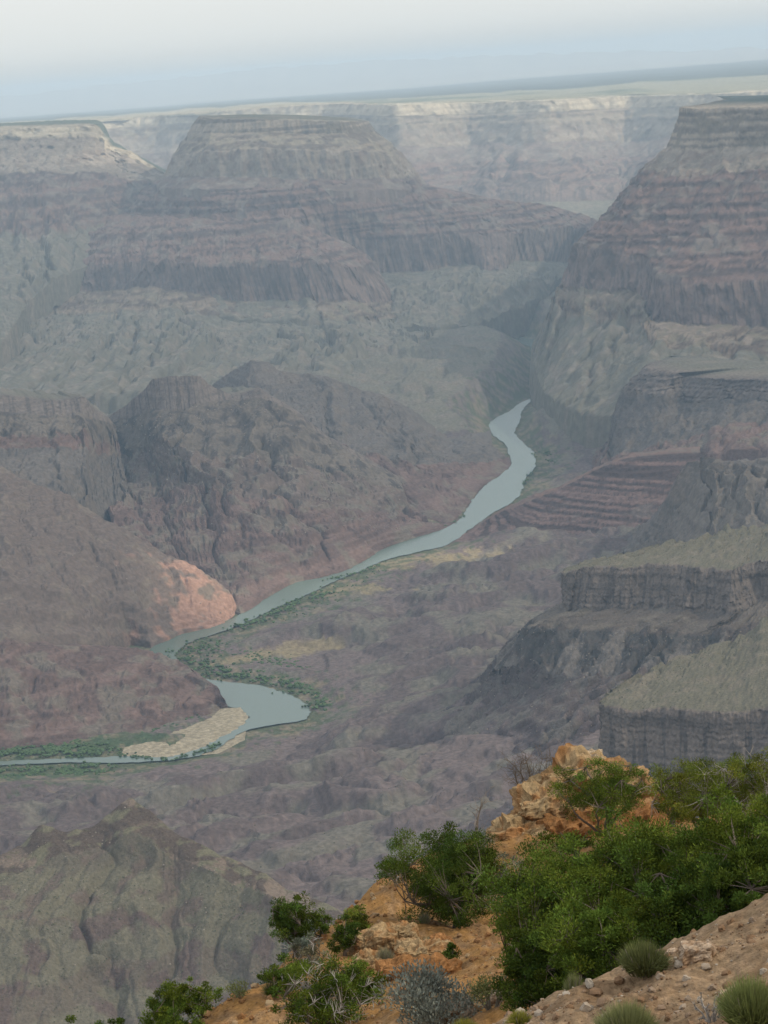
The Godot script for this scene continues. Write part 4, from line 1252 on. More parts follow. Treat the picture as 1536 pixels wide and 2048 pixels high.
	feature("upper_terrace", 760, 70, Vector2(55, 60), [
		[0, 13.5, [434,-1108,-4981,453,-1073,-4829,518,-1044,-4732,636,-1041,-4818,725,-1044,-4907,837,-1045,-4950,1237,-1025,-4948]],
		[11.9, 0, [414,-1092,-4882,378,-1059,-4705,358,-1050,-4606,377,-1030,-4564,422,-1024,-4560,484,-1026,-4524,524,-1021,-4520,596,-1019,-4460,634,-1023,-4455,667,-1021,-4400,702,-1020,-4445,747,-1012,-4438,1064,-971,-4269]],
		[15.3, 3, [416,-1159,-4882,372,-1126,-4685,354,-1113,-4586,369,-1104,-4535,417,-1103,-4511,475,-1099,-4485,540,-1096,-4447,577,-1096,-4412,622,-1099,-4396,659,-1093,-4350,699,-1090,-4385,737,-1083,-4399,1053,-1039,-4231]],
		[11.9, 12, [376,-1196,-4886,301,-1154,-4670,267,-1132,-4512,312,-1123,-4469,368,-1118,-4425,424,-1119,-4400,490,-1117,-4373,545,-1117,-4346,609,-1118,-4317,662,-1112,-4289,718,-1108,-4300,1027,-1063,-4134]],
		[6.8, 21, [306,-1225,-4860,228,-1220,-4654,201,-1218,-4556,254,-1193,-4423,308,-1182,-4349,371,-1178,-4294,445,-1176,-4267,518,-1170,-4238,598,-1160,-4198,692,-1149,-4163,999,-1110,-4028]],
		[5.1, 21, [292,-1345,-5213,181,-1345,-4891,145,-1325,-4707,185,-1275,-4443,239,-1235,-4253,298,-1215,-4149,367,-1205,-4094,453,-1190,-4035,652,-1171,-3946,936,-1131,-3786]],
		[3.4, 12, [241,-1385,-5197,88,-1378,-4833,44,-1368,-4620,84,-1340,-4409,164,-1300,-4191,246,-1258,-4002,327,-1238,-3902,422,-1222,-3811,599,-1186,-3651,861,-1142,-3495]],
	], [[20, "line", "bench"], [30, "line", "tapeats"], [10, "line", "talus_dark"], [24, "line", "talus_cone"], [24, "line", "talus_cone2"], [24, "line", "dox_grey"]])
	feature("near_terrace", 620, 60, Vector2(55, 60), [
		[0, 8, [329,-995,-3515,412,-997,-3637,508,-996,-3736,567,-998,-3778,635,-969,-3797,942,-913,-3784]],
		[10.2, 0, [344,-1019,-3584,317,-991,-3456,309,-984,-3406,334,-978,-3374,352,-982,-3362,377,-980,-3359,412,-975,-3335,461,-976,-3308,501,-976,-3282,541,-972,-3276,780,-942,-3155]],
		[11.9, 2, [326,-1095,-3535,306,-1074,-3416,300,-1066,-3367,324,-1065,-3334,342,-1068,-3322,368,-1068,-3320,402,-1064,-3296,450,-1063,-3269,490,-1062,-3243,531,-1059,-3237,766,-1023,-3107]],
		[5.1, 6, [272,-1142,-3540,243,-1117,-3391,250,-1108,-3291,296,-1109,-3237,350,-1109,-3201,416,-1098,-3153,506,-1091,-3109,739,-1069,-3011]],
	], [[26, "line", "bench"], [40, "line", "tapeats"], [14, "line", "talus_cone2"]])
	feature("near_hill", 760, 176, Vector2(55, 60), [
		[0, 11.2, [-960,-1185,-3470,-639,-1176,-3441,-553,-1146,-3405,-427,-1114,-3424,-291,-1142,-3287,-156,-1163,-3146,-23,-1177,-3000,106,-1204,-2898]],
		[5, 4.2, [-828,-1035,-2987,-633,-1043,-3035,-565,-1029,-3048,-537,-1023,-3074,-509,-1002,-3088,-476,-1011,-3073,-436,-1007,-3089,-412,-997,-3103,-386,-984,-3116,-357,-994,-3089,-325,-1009,-3053,-263,-1024,-2988,-202,-1044,-2943,-143,-1064,-2896,-85,-1086,-2869,-9,-1106,-2800,98,-1127,-2698]],
		[6, 11.2, [-811,-1042,-2909,-621,-1054,-2955,-555,-1043,-2969,-517,-1034,-2996,-477,-1026,-3012,-431,-1025,-3030,-396,-1015,-3034,-361,-1015,-3029,-317,-1025,-2983,-261,-1034,-2928,-214,-1046,-2892,-167,-1060,-2845,-116,-1077,-2818,-60,-1094,-2779,94,-1113,-2618]],
		[5, 19.6, [-786,-1067,-2791,-604,-1079,-2836,-540,-1069,-2849,-477,-1068,-2871,-414,-1071,-2891,-348,-1079,-2889,-281,-1083,-2866,-215,-1088,-2832,-150,-1103,-2786,-87,-1116,-2739,90,-1134,-2578]],
		[4, 19.6, [-767,-1094,-2693,-591,-1114,-2737,-529,-1111,-2750,-468,-1114,-2761,-407,-1124,-2780,-344,-1131,-2779,-280,-1138,-2766,-217,-1151,-2751,-153,-1158,-2726,86,-1165,-2549]],
		[3, 11.2, [-728,-1154,-2496,-507,-1180,-2550,-392,-1193,-2570,-275,-1216,-2585,-156,-1234,-2575,78,-1247,-2499]],
	], [[5, "line", "bench"], [26, "line", "outcrop"], [34, "line", "near_green"], [34, "line", "near_green2"], [34, "line", "near_green2"]])

func valley() -> void:
	for k in [
		[400, -13064, 467, -12964, 230],
		[520, -12596, 590, -12622, 230],
		[590, -12141, 690, -12261, 230],
		[776, -11617, 849, -11743, 230],
		[866, -11048, 986, -11171, 230],
		[809, -10524, 908, -10591, 230],
		[714, -9913, 759, -9935, 230],
		[608, -9651, 656, -9669, 220],
		[548, -9451, 605, -9449, 200],
		[458, -9208, 572, -9163, 190],
		[445, -8891, 532, -8873, 110],
		[477, -8632, 550, -8597, 120],
		[475, -8402, 568, -8392, 130],
		[467, -8165, 548, -8087, 140],
		[416, -7981, 501, -7893, 150],
		[342, -7766, 476, -7699, 150],
		[278, -7453, 430, -7479, 150],
		[245, -7261, 348, -7303, 160],
		[187, -7119, 291, -7143, 160],
		[90, -7007, 185, -6872, 170],
		[-5, -6884, 91, -6789, 180],
		[-67, -6732, -8, -6710, 180],
		[-127, -6607, -83, -6585, 180],
		[-199, -6538, -167, -6454, 180],
		[-271, -6491, -236, -6325, 180],
		[-338, -6347, -306, -6213, 180],
		[-389, -6217, -364, -6102, 180],
		[-445, -6082, -420, -6006, 180],
		[-488, -6017, -471, -5945, 160],
		[-552, -5976, -520, -5895, 150],
		[-600, -5904, -549, -5829, 150],
		[-633, -5824, -561, -5740, 150],
		[-604, -5637, -527, -5614, 150],
		[-542, -5475, -476, -5502, 150],
		[-473, -5363, -405, -5439, 150],
		[-419, -5245, -330, -5385, 150],
		[-372, -5198, -255, -5282, 150],
		[-350, -5141, -210, -5169, 150],
		[-349, -5099, -215, -5062, 150],
		[-364, -5034, -288, -5033, 150],
		[-387, -4988, -347, -5005, 150],
		[-419, -4950, -378, -4946, 140],
		[-453, -4882, -409, -4871, 120],
		[-517, -4850, -482, -4823, 120],
		[-624, -4878, -602, -4828, 260],
		[-752, -4897, -737, -4863, 260],
		[-887, -4909, -883, -4882, 260],
		[-1055, -4923, -1050, -4896, 260],
		[-1342, -4964, -1327, -4901, 260],
	]:
		river_a.append(Vector3(k[0], RIVER_Y, k[1]))
		river_b.append(Vector3(k[2], RIVER_Y, k[3]))
		river_rise.append(k[4])
	build_valley([
		-1200,-1432,-4829,-824,-1405,-4514,-658,-1395,-4410,-519,-1410,-4519,-407,-1415,-4696,-218,-1420,-4754,
		-111,-1420,-4955,-173,-1430,-5494,19,-1412,-5772,172,-1422,-6358,316,-1412,-6393,264,-1372,-5529,
		113,-1372,-4885,-5,-1365,-4516,-202,-1360,-4223,-348,-1375,-4243,-276,-1310,-3810,-101,-1290,-3712,
		85,-1310,-4149,184,-1280,-4185,260,-1230,-3938,63,-1230,-3503,-97,-1240,-3361,-214,-1280,-3564,
		-369,-1330,-3889,-518,-1350,-4035,-717,-1370,-4140,372,-1150,-3388,532,-1120,-3258,48,-1200,-3101,
		246,-1150,-2930,-950,-1438,-5336,-1295,-1430,-5275,-685,-1438,-5094,433,-1340,-5343,632,-1330,-5496,
		445,-1385,-6222,652,-1370,-6208,956,-1360,-6851,687,-1428,-8048,578,-1432,-7814,804,-1415,-8298,
		657,-1428,-8507,716,-1350,-8914,802,-1350,-8605,527,-1340,-9604,221,-1345,-9286,-103,-1330,-9504,
		-739,-1310,-9712,-1165,-1310,-9718,-1615,-1300,-9891,-2606,-1290,-10436,588,-1320,-10535,930,-1320,-10507,
		414,-1310,-11849,903,-1300,-12143,1202,-1290,-14640,-645,-1300,-12514,-1979,-1280,-14446,-3453,-1270,-15490,
		1224,-1330,-8636,1720,-1320,-8297,1363,-1350,-6628,934,-1250,-4596,-307,-1380,-9112,-963,-1380,-7759,
		-1847,-1340,-7914,-1491,-1400,-6212,-470,-1290,-17111,-3340,-1270,-21479,1914,-1280,-15486,
	])
	build_river()
	valley_cover([
		[42, 1500, 0.85, [-1035, -5002, -898, -4985, -783, -4966, -656, -4925]],
		[36, 1100, 0.8, [-1005, -4830, -873, -4818, -740, -4795, -642, -4795]],
		[34, 330, 1, [-419, -5979, -304, -6149, -183, -6340]],
		[46, 700, 1, [-534, -5805, -504, -5653, -447, -5538, -383, -5495, -282, -5409, -208, -5314, -150, -5209, -182, -5132]],
		[60, 420, 0.8, [-518, -5864, -408, -5750, -313, -5620, -235, -5475]],
		[14, 120, 0.7, [-184, -6495, -83, -6560, 7, -6686]],
		[14, 260, 0.7, [-970, -5016, -789, -5014, -677, -5024, -567, -5058, -460, -5151]],
		[40, 160, 0.9, [572, -8351, 678, -8335, 607, -8149]],
		[12, 120, 0.6, [525, -7977, 488, -7765]],
		[12, 160, 0.7, [-625, -4894, -549, -4844, -498, -4816, -431, -4873, -406, -4916]],
		[10, 90, 0.6, [140, -7101, 206, -7172, 259, -7300]],
		[22, 220, 0.7, [-934, -4791, -798, -4749, -702, -4749, -630, -4777]],
		[90, 260, 0.6, [-301, -6043, -112, -6341, 33, -6552]],
	])
	var bar := PackedVector2Array()
	for k in [[-616, -4910], [-592, -4954], [-532, -5036], [-457, -5117], [-414, -5168], [-399, -5206], [-369, -5198], [-348, -5120], [-362, -5050], [-388, -4997], [-413, -4953], [-433, -4904], [-475, -4877], [-500, -4846], [-550, -4859], [-595, -4886]]:
		bar.append(Vector2(k[0], k[1]))
	sand_bar(bar)


func on_ground(x: float, z: float, sink := 0.0) -> Vector3:
	return Vector3(x, ground_y(x, z) - sink, z)

func foreground() -> void:
	build_ground([
		4.77, -11.70, -29.62, 3.71, -11.81, -28.76, 2.61, -11.91, -27.88, 1.56, -11.90, -26.95, 0.92, -12.20, -26.98,
		3.93, -10.71, -24.69, 3.02, -10.84, -23.81, 2.14, -10.95, -23.40, 6.06, -11.37, -30.40, 6.05, -11.00, -27.34,
		0.27, -12.59, -27.00, -1.01, -12.91, -26.98, -2.96, -13.76, -26.84, 3.09, -9.80, -19.76, 0.59, -10.46, -19.99,
		4.72, -9.70, -21.49, 5.28, -15.63, -37.63, 3.62, -16.78, -38.83, 1.91, -18.05, -40.96, 0.50, -19.64, -44.00,
		6.57, -14.92, -37.43, 8.23, -14.21, -37.10, 4.00, -20.61, -50.84, 6.57, -19.79, -50.57, 8.86, -18.88, -50.22,
		11.29, -18.54, -50.76, 2.28, -21.29, -51.95, 1.94, -22.89, -56.97, 1.82, -24.74, -62.97, 0.17, -24.32, -60.00,
		-0.53, -23.04, -55.00, -1.69, -21.63, -49.97, -3.19, -23.97, -56.91, -4.36, -23.39, -54.83, 1.09, -27.08, -69.99,
		-1.14, -26.90, -69.99, -6.02, -24.34, -56.68, -5.18, -25.06, -60.78, -4.15, -25.99, -65.87, -3.05, -26.76, -69.93,
		-2.15, -27.57, -73.97, -0.98, -28.55, -77.99, 0.09, -29.24, -80.00, 2.66, -29.61, -83.96, 3.67, -29.79, -84.92,
		5.37, -30.20, -84.83, 7.59, -29.66, -83.66, 10.06, -29.18, -83.40, 13.53, -28.50, -82.90, 16.53, -27.97, -82.36,
		5.13, -26.33, -69.81, 8.31, -25.64, -69.50, -7.01, -30.06, -63.61, -6.18, -31.51, -69.73, -5.01, -32.72, -75.83,
		-3.70, -33.24, -79.91, -2.67, -34.20, -83.96, -1.35, -35.32, -87.99, -0.12, -36.30, -91.00, 2.81, -37.24, -95.96,
		6.01, -37.74, -97.82, 11.71, -37.20, -98.30, 15.82, -36.62, -97.73, 19.39, -35.51, -97.08, -8.34, -25.76, -54.36,
		-10.89, -26.55, -53.91, -10.65, -29.84, -65.14, -14.53, -29.17, -58.21, -16.14, -41.54, -78.36, -11.92, -45.56, -89.21,
		-4.03, -51.51, -109.93, 6.88, -54.09, -119.80, 18.87, -51.57, -118.51, 28.43, -48.69, -116.58, -29.54, -58.24, -105.96,
		10.49, -7.00, -25.96, 14.98, -12.00, -37.09, 19.48, -17.00, -48.21, 31.84, -24.00, -78.81, 39.33, -36.00, -97.35,
		-10.49, -20.00, -25.96, -22.48, -38.00, -55.63, -39.33, -70.00, -97.35, 0.00, -5.50, -9.00, 3.37, -4.00, -8.34,
		-3.37, -8.00, -8.34, 9.08, -5.00, -17.82, -9.08, -14.00, -17.82,
	])
	juniper("juniper_tree", on_ground(3.21, -46.89), 3.03, 3.87, 3, Color(.086, .127, .022), 360, 190, "broad juniper at the left rear of the lower right thicket", "junipers on the rim slope", .04, .0)
	juniper("juniper_tree", on_ground(5.28, -47.71), 2.89, 4.16, 4, Color(.086, .127, .022), 400, 190, "broad juniper in the middle rear of the lower right thicket", "junipers on the rim slope", .04, .0)
	juniper("juniper_tree", on_ground(7.01, -45.46), 2.73, 3.59, 15, Color(.086, .127, .022), 360, 190, "tall juniper at the right rear of the lower right thicket", "junipers on the rim slope", .04, .0)
	juniper("juniper_tree", on_ground(2.39, -41.93), 2.08, 2.18, 18, Color(.062, .096, .019), 200, 190, "low juniper at the left foot of the thicket", "junipers on the rim slope", .04, .0)
	juniper("juniper_tree", on_ground(3.64, -39.83), 2.06, 2.77, 5, Color(.086, .127, .022), 290, 190, "rounded juniper at the front middle of the thicket", "junipers on the rim slope", .04, .0)
	juniper("juniper_tree", on_ground(4.74, -37.70), 2.00, 2.47, 17, Color(.062, .096, .019), 280, 190, "dark juniper at the front right of the thicket by the gravel", "junipers on the rim slope", .04, .0)
	juniper("juniper_tree", on_ground(5.77, -36.55), 1.80, 2.24, 27, Color(.062, .096, .019), 260, 190, "juniper where the thicket meets the right edge of the picture", "junipers on the rim slope", .04, .0)
	juniper("juniper_tree", on_ground(1.20, -65.59), 3.32, 4.26, 6, Color(.062, .096, .019), 380, 190, "rounded dark juniper standing alone on the orange spur", "junipers on the rim slope", 0.03, 0, Vector3(0, 0, 0), "tree")
	juniper("juniper_tree", on_ground(-0.42, -73.20), 0.99, 1.27, 16, Color(.062, .096, .019), 22, 90, "stunted juniper leaning out over the spur edge", "junipers on the rim slope", 0.1, 0.35, Vector3(-0.475431, 0, 0), "tree")
	juniper("juniper_tree", on_ground(6.72, -74.40), 2.99, 3.80, 7, Color(.086, .127, .022), 150, 150, "open crowned juniper in front of the pale rock outcrop", "junipers on the rim slope", 0.3, 0, Vector3(0, 0, 0), "tree")
	juniper("juniper_tree", on_ground(9.59, -71.66), 3.17, 4.23, 8, Color(.118, .145, .026), 240, 150, "tall yellow green juniper right of the rock outcrop", "junipers on the rim slope", 0.25, 0.12, Vector3(0, 0, 0), "tree")
	juniper("juniper_tree", on_ground(11.05, -68.62), 3.36, 3.31, 9, Color(.118, .145, .026), 200, 150, "juniper with bare grey branches at the right edge of the crest", "junipers on the rim slope", 0.2, 0.25, Vector3(0, 0, 0), "tree")
	juniper("juniper_tree", on_ground(8.95, -74.97), 2.12, 1.80, 19, Color(.062, .096, .019), 45, 110, "thin dark juniper between the outcrop and the tall junipers", "junipers on the rim slope", 0.25, 0.2, Vector3(0, 0, 0), "tree")
	juniper("juniper_tree", on_ground(-3.64, -65.10), 1.98, 1.76, 10, Color(.062, .096, .019), 100, 140, "small upright juniper on the left edge of the spur", "junipers on the rim slope", 0.16, 0, Vector3(0, 0, 0), "tree")
	juniper("juniper_bush", on_ground(-2.85, -64.94), 0.76, 0.99, 20, Color(.086, .127, .022), 30, 90, "round green bush close right of the small upright juniper", "junipers on the rim slope", 0.02, 0, Vector3(0, 0, 0), "shrub")
	juniper("juniper_tree", on_ground(-4.42, -63.85), 0.72, 0.76, 21, Color(.062, .096, .019), 24, 90, "tiny dark juniper low on the left edge of the spur", "junipers on the rim slope", 0.04, 0, Vector3(0, 0, 0), "tree")
	juniper("juniper_tree", on_ground(-6.70, -57.91), 1.97, 1.89, 11, Color(.086, .127, .022), 120, 150, "bushy green juniper at the bottom left of the spur", "junipers on the rim slope", 0.03, 0, Vector3(0, 0, 0), "tree")
	juniper("juniper_tree", on_ground(-6.07, -59.69), 1.22, 1.10, 22, Color(.086, .127, .022), 46, 120, "lighter juniper behind the bushy one at the bottom left", "junipers on the rim slope", 0.05, 0.1, Vector3(0, 0, 0), "tree")
	juniper("juniper_tree", on_ground(-2.33, -50.65), 1.88, 2.63, 12, Color(.086, .127, .022), 170, 150, "sprawling juniper with grey dead twigs at the bottom centre", "junipers on the rim slope", 0.03, 0.28, Vector3(0, 0, 0), "tree")
	juniper("juniper_bush", on_ground(-1.71, -62.88), 1.20, 1.02, 13, Color(.118, .145, .026), 50, 100, "yellow green bush on the bare orange spur", "junipers on the rim slope", 0.03, 0, Vector3(0, 0, 0), "shrub")
	juniper("juniper_bush", on_ground(5.43, -73.00), 1.24, 1.74, 14, Color(.062, .096, .019), 44, 100, "dark bush at the foot of the rock outcrop", "junipers on the rim slope", 0.04, 0, Vector3(0, 0, 0), "shrub")
	juniper("juniper_bush", on_ground(0.87, -57.09), 0.64, 0.57, 23, Color(.062, .096, .019), 22, 90, "small dark bush beside the rusty rock ledge", "junipers on the rim slope", 0.03, 0, Vector3(0, 0, 0), "shrub")
	juniper("juniper_bush", on_ground(-3.00, -59.93), 1.08, 1.23, 24, Color(.15, .165, .12), 46, 90, "grey green bush below the small upright juniper", "junipers on the rim slope", 0.03, 0.2, Vector3(0, 0, 0), "shrub")
	juniper("juniper_tree", on_ground(-9.67, -59.22), 2.38, 1.04, 25, Color(.062, .096, .019), 60, 190, "juniper top at the bottom edge, farthest left", "junipers on the rim slope", .04, .0)
	juniper("juniper_tree", on_ground(-8.66, -59.37), 2.08, 1.10, 26, Color(.062, .096, .019), 60, 190, "juniper top at the bottom edge, second from left", "junipers on the rim slope", .04, .0)
	juniper("juniper_bush", on_ground(-2.05, -61.37), 1.04, 0.93, 52, Color(.062, .096, .019), 44, 120, "dark green bush left of the rusty rock ledge", "junipers on the rim slope", 0.03, 0, Vector3(0, 0, 0), "shrub")
	juniper("juniper_bush", on_ground(-3.56, -58.29), 0.92, 1.39, 53, Color(.086, .127, .022), 60, 120, "spreading green bush on the orange scree above the sprawling juniper", "junipers on the rim slope", 0.03, 0.1, Vector3(0, 0, 0), "shrub")
	juniper("juniper_bush", on_ground(-1.37, -54.98), 0.99, 1.31, 54, Color(.086, .127, .022), 60, 120, "green bush between the sprawling juniper and the rusty ledge", "junipers on the rim slope", 0.03, 0.1, Vector3(0, 0, 0), "shrub")
	juniper("juniper_bush", on_ground(2.86, -69.74), 1.89, 1.66, 55, Color(.15, .165, .12), 60, 110, "grey green bush between the lone juniper and the thicket", "junipers on the rim slope", 0.03, 0.3, Vector3(0, 0, 0), "shrub")
	shrub("rabbitbrush", on_ground(2.38, -25.39), 0.58, 0.83, 31, Color(.21, .225, .10), "fan", 2600, "domed grey green brush at the bottom edge on the gravel", "shrubs on the rim slope")
	shrub("rabbitbrush", on_ground(3.58, -23.63), 0.62, 0.78, 32, Color(.20, .23, .085), "fan", 2600, "bright domed brush in the bottom right corner", "shrubs on the rim slope")
	shrub("rabbitbrush", on_ground(2.72, -44.42), 0.72, 0.58, 33, Color(.135, .15, .06), "fan", 900, "tufted olive brush in front of the thicket", "shrubs on the rim slope")
	shrub("rabbitbrush", on_ground(2.09, -29.73), 0.45, 0.32, 43, Color(.21, .225, .10), "fan", 800, "pale upright tuft just right of the olive brush", "shrubs on the rim slope")
	shrub("rabbitbrush", on_ground(2.91, -28.25), 0.49, 0.71, 34, Color(.135, .15, .06), "fan", 1700, "feathery olive brush at the edge of the gravel slope", "shrubs on the rim slope")
	shrub("sagebrush", on_ground(0.34, -46.40), 1.36, 2.11, 35, Color(.19, .205, .175), "sage", 5200, "large blue grey sagebrush at the bottom centre", "shrubs on the rim slope")
	shrub("sagebrush", on_ground(2.61, -57.04), 1.55, 1.48, 36, Color(.15, .15, .115), "sage", 2400, "grey twiggy sagebrush left of the thicket", "shrubs on the rim slope")
	shrub("sagebrush", on_ground(1.46, -45.68), 0.79, 0.89, 46, Color(.135, .15, .06), "sage", 1800, "dark olive sagebrush right of the large blue grey one", "shrubs on the rim slope")
	shrub("bunch_grass", on_ground(0.38, -62.00), 0.48, 0.62, 37, Color(.24, .235, .15), "fan", 700, "pale green tuft on top of the rusty rock ledge", "shrubs on the rim slope")
	shrub("bunch_grass", on_ground(-0.91, -59.79), 0.62, 0.57, 38, Color(.24, .235, .15), "fan", 600, "grey green tuft on the left of the rusty rock ledge", "shrubs on the rim slope")
	shrub("bunch_grass", on_ground(-0.80, -62.79), 0.38, 0.46, 39, Color(.24, .235, .15), "fan", 500, "small pale tuft high on the rusty rock ledge", "shrubs on the rim slope")
	shrub("bunch_grass", on_ground(0.27, -64.90), 0.42, 0.45, 40, Color(.24, .235, .15), "fan", 500, "pale tuft at the foot of the lone rounded juniper", "shrubs on the rim slope")
	shrub("sagebrush", on_ground(2.52, -75.26), 0.68, 0.78, 41, Color(.19, .205, .175), "sage", 900, "round grey bush on the crest beside the snag", "shrubs on the rim slope")
	shrub("sagebrush", on_ground(5.15, -83.84), 0.62, 0.65, 42, Color(.21, .21, .11), "sage", 700, "small round bush on the shoulder of the outcrop", "shrubs on the rim slope")
	shrub("sagebrush", on_ground(-4.63, -62.83), 0.46, 1.09, 44, Color(.19, .205, .175), "sage", 900, "pale grey bush along the left edge of the spur", "shrubs on the rim slope")
	shrub("sagebrush", on_ground(-4.89, -59.00), 0.38, 0.90, 47, Color(.135, .15, .06), "sage", 800, "low olive bush lower on the left edge of the spur", "shrubs on the rim slope")
	shrub("rabbitbrush", on_ground(0.83, -44.59), 0.43, 0.68, 45, Color(.24, .235, .05), "fan", 900, "yellow green tuft at the bottom edge beside the pale boulder", "shrubs on the rim slope")
	shrub("rabbitbrush", on_ground(1.25, -28.37), 0.25, 0.37, 48, Color(.24, .235, .05), "fan", 800, "yellowish tuft at the bottom edge near the middle", "shrubs on the rim slope")
	shrub("rabbitbrush", on_ground(2.75, -24.35), 0.24, 0.32, 49, Color(.21, .225, .10), "fan", 700, "low tuft between the two domed brushes at the bottom", "shrubs on the rim slope")
	shrub("sagebrush", on_ground(-5.83, -60.72), 0.55, 0.79, 50, Color(.19, .205, .175), "sage", 900, "silvery bush beside the lighter juniper at bottom left", "shrubs on the rim slope")
	shrub("bunch_grass", on_ground(-3.97, -58.47), 0.51, 0.63, 51, Color(.135, .15, .06), "fan", 600, "olive tuft on the orange scree at the left", "shrubs on the rim slope")
	bare_wood("dead_shrub", Vector3(4.92, -28.13, -84.36), 1.95, 2.79, 61, 15, 13, Color(.12, .10, .085), "leafless dark shrub on the left shoulder of the outcrop", "shrub", "dead wood on the rim slope")
	bare_wood("snag", on_ground(2.34, -75.86), 2.05, 1.23, 62, 1, 16, Color(.20, .175, .15), "twisted dead snag on the crest above the lone juniper", "dead tree", "dead wood on the rim slope")
	bare_wood("dead_shrub", on_ground(3.31, -24.68), 0.22, 0.49, 63, 8, 6, Color(.24, .22, .205), "tangle of grey dead twigs on the near gravel", "shrub", "dead wood on the rim slope")
	var outcrop := base("rock_outcrop", Vector3(6.14, -27.44, -79.46))
	tag(outcrop, "pale and rust coloured rock outcrop crowning the orange spur", "rock")
	mesh_node("block", rock_mesh(Vector3(2.98, 3.07, 3.00), 71, 1.3, 30, PALE, RUST), mats.stone, outcrop).position = Vector3(0.28, 0.51, -1.29)
	mesh_node("block", rock_mesh(Vector3(2.58, 2.75, 2.80), 72, 1.3, 30, PALE, RUST), mats.stone, outcrop).position = Vector3(-0.91, 0.13, 0.13)
	mesh_node("block", rock_mesh(Vector3(2.20, 2.20, 2.40), 73, 1.3, 26, PALE, RUST), mats.stone, outcrop).position = Vector3(-2.18, -0.21, 1.56)
	mesh_node("block", rock_mesh(Vector3(1.40, 1.75, 1.80), 74, 1.3, 22, PALE, RUST), mats.stone, outcrop).position = Vector3(-1.24, 0.47, -1.39)
	mesh_node("block", rock_mesh(Vector3(2.66, 2.66, 2.80), 75, 1.3, 28, PALE, RUST), mats.stone, outcrop).position = Vector3(1.54, 0.02, -2.18)
	mesh_node("block", rock_mesh(Vector3(2.49, 2.49, 2.60), 76, 1.3, 28, RUST, RUST.darkened(.15)), mats.stone, outcrop).position = Vector3(2.79, -0.62, -2.05)
	mesh_node("block", rock_mesh(Vector3(3.04, 2.36, 2.40), 77, 1.3, 26, RUST, RUST.darkened(.15)), mats.stone, outcrop).position = Vector3(0.12, -0.07, 1.71)
	mesh_node("block", rock_mesh(Vector3(3.08, 2.22, 2.40), 78, 1.3, 26, RUST, RUST.darkened(.1)), mats.stone, outcrop).position = Vector3(1.74, -0.49, 0.85)
	mesh_node("block", rock_mesh(Vector3(1.42, 0.99, 1.80), 79, 1.2, 22, PALE.lightened(.12), PALE), mats.stone, outcrop).position = Vector3(0.48, 1.33, -2.27)
	mesh_node("block", rock_mesh(Vector3(1.97, 1.81, 2.00), 80, 1.3, 22, RUST, RUST.darkened(.2)), mats.stone, outcrop).position = Vector3(-2.00, -0.52, 3.57)
	mesh_node("block", rock_mesh(Vector3(1.23, 1.75, 1.50), 81, 1.2, 20, RUST, RUST), mats.stone, outcrop).position = Vector3(3.35, -0.59, -0.98)
	mesh_node("block", rock_mesh(Vector3(1.85, 1.85, 1.80), 82, 1.3, 22, RUST, RUST.darkened(.1)), mats.stone, outcrop).position = Vector3(-0.88, -0.48, 2.14)
	mesh_node("block", rock_mesh(Vector3(1.00, 1.00, 1.30), 83, 1.2, 18, RUST, RUST), mats.stone, outcrop).position = Vector3(-2.87, -0.37, 2.53)
	mesh_node("block", rock_mesh(Vector3(1.24, 1.24, 1.50), 84, 1.2, 20, PALE, RUST), mats.stone, outcrop).position = Vector3(-0.24, 0.89, -2.33)
	var ledge := base("rock_ledge", Vector3(-0.46, -23.96, -59.37))
	tag(ledge, "rusty broken rock ledge low on the orange spur", "rock")
	mesh_node("block", rock_mesh(Vector3(1.18, 1.08, 1.00), 91, 1.25, 22, PALE, RUST), mats.stone, ledge).position = Vector3(-0.67, -0.53, -2.42)
	mesh_node("block", rock_mesh(Vector3(1.58, 0.90, 1.10), 92, 1.25, 24, PALE, RUST), mats.stone, ledge).position = Vector3(0.64, -0.42, -1.13)
	mesh_node("block", rock_mesh(Vector3(1.10, 1.15, 1.00), 93, 1.25, 22, RUST, RUST.darkened(.15)), mats.stone, ledge).position = Vector3(-0.07, 0.22, 1.87)
	mesh_node("block", rock_mesh(Vector3(0.85, 0.89, 0.80), 94, 1.25, 20, PALE, RUST), mats.stone, ledge).position = Vector3(-0.95, -0.29, -0.41)
	mesh_node("block", rock_mesh(Vector3(0.58, 0.91, 0.60), 95, 1.25, 18, RUST, RUST), mats.stone, ledge).position = Vector3(1.15, -0.48, -1.72)
	mesh_node("block", rock_mesh(Vector3(1.04, 0.78, 0.80), 96, 1.25, 20, PALE, RUST), mats.stone, ledge).position = Vector3(-0.02, -0.60, -3.23)
	mesh_node("block", rock_mesh(Vector3(1.34, 0.70, 0.90), 97, 1.25, 20, RUST, RUST.darkened(.1)), mats.stone, ledge).position = Vector3(0.79, 0.74, 2.97)
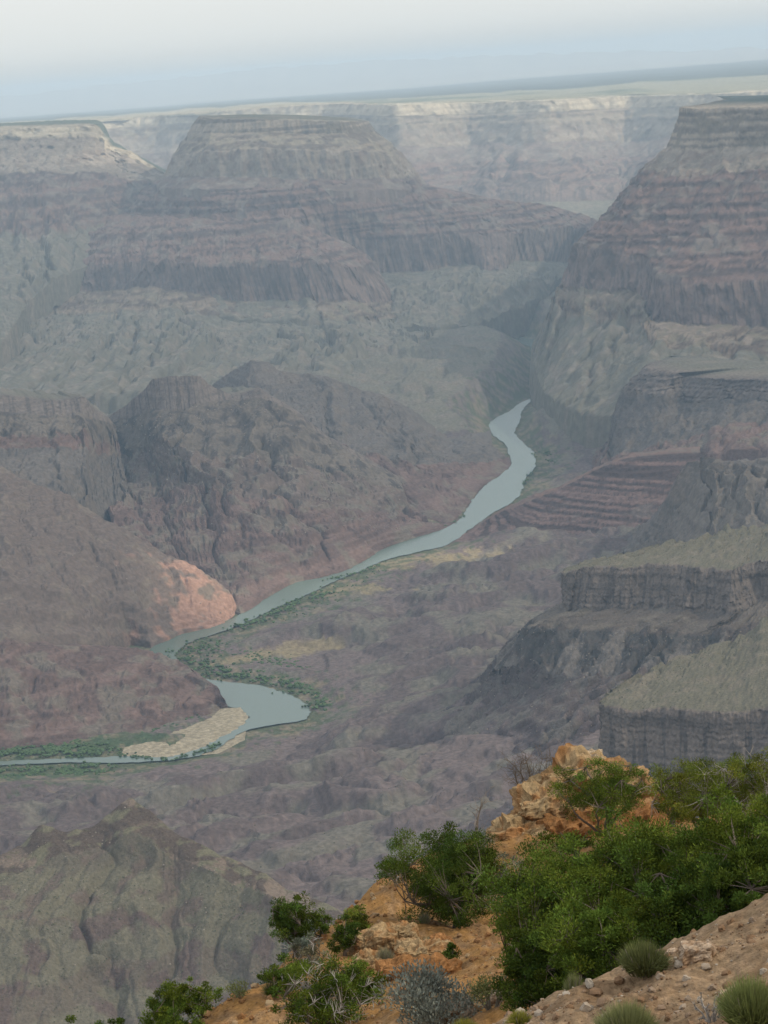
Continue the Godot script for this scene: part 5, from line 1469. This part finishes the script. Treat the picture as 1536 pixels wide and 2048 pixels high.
	mesh_node("block", rock_mesh(Vector3(0.74, 0.62, 0.60), 98, 1.25, 18, PALE, RUST), mats.stone, ledge).position = Vector3(-1.17, -0.57, -2.81)
	mesh_node("block", rock_mesh(Vector3(0.75, 0.65, 0.70), 99, 1.25, 18, RUST, RUST.darkened(.2)), mats.stone, ledge).position = Vector3(0.31, 1.93, 6.87)
	tag(mesh_node("boulder", rock_mesh(Vector3(0.46, 0.28, 0.37), 101, .8, 12, Color(.46, .36, .27), Color(.36, .24, .15)), mats.stone), "pale pinkish boulder lying on the near gravel slope", "boulder", "boulders on the rim slope").position = on_ground(3.59, -28.17, -0.06)
	tag(mesh_node("boulder", rock_mesh(Vector3(0.18, 0.12, 0.15), 102, .8, 12, Color(.46, .36, .27), Color(.36, .24, .15)), mats.stone), "small tan rock just above the pale pinkish boulder", "boulder", "boulders on the rim slope").position = on_ground(3.50, -30.10, -0.02)
	tag(mesh_node("boulder", rock_mesh(Vector3(1.11, 0.71, 0.89), 103, .8, 12, Color(.46, .36, .27), Color(.36, .24, .15)), mats.stone), "flat pale boulder at the bottom edge beside the sagebrush", "boulder", "boulders on the rim slope").position = on_ground(0.51, -46.60, -0.14)
	tag(mesh_node("boulder", rock_mesh(Vector3(0.51, 0.37, 0.41), 104, .8, 12, Color(.46, .36, .27), Color(.36, .24, .15)), mats.stone), "whitish rock at the lower edge of the thicket", "boulder", "boulders on the rim slope").position = on_ground(1.74, -47.07, -0.07)
	tag(mesh_node("boulder", rock_mesh(Vector3(0.23, 0.10, 0.18), 105, .8, 12, Color(.46, .36, .27), Color(.36, .24, .15)), mats.stone), "low flat stone on the gravel near the bottom right brush", "boulder", "boulders on the rim slope").position = on_ground(3.64, -25.85, -0.02)
	tag(mesh_node("boulder", rock_mesh(Vector3(0.36, 0.22, 0.29), 106, .8, 12, Color(.46, .36, .27), Color(.36, .24, .15)), mats.stone), "small pale stone showing under the thicket", "boulder", "boulders on the rim slope").position = on_ground(5.09, -63.90, -0.04)
	scatter_stones()
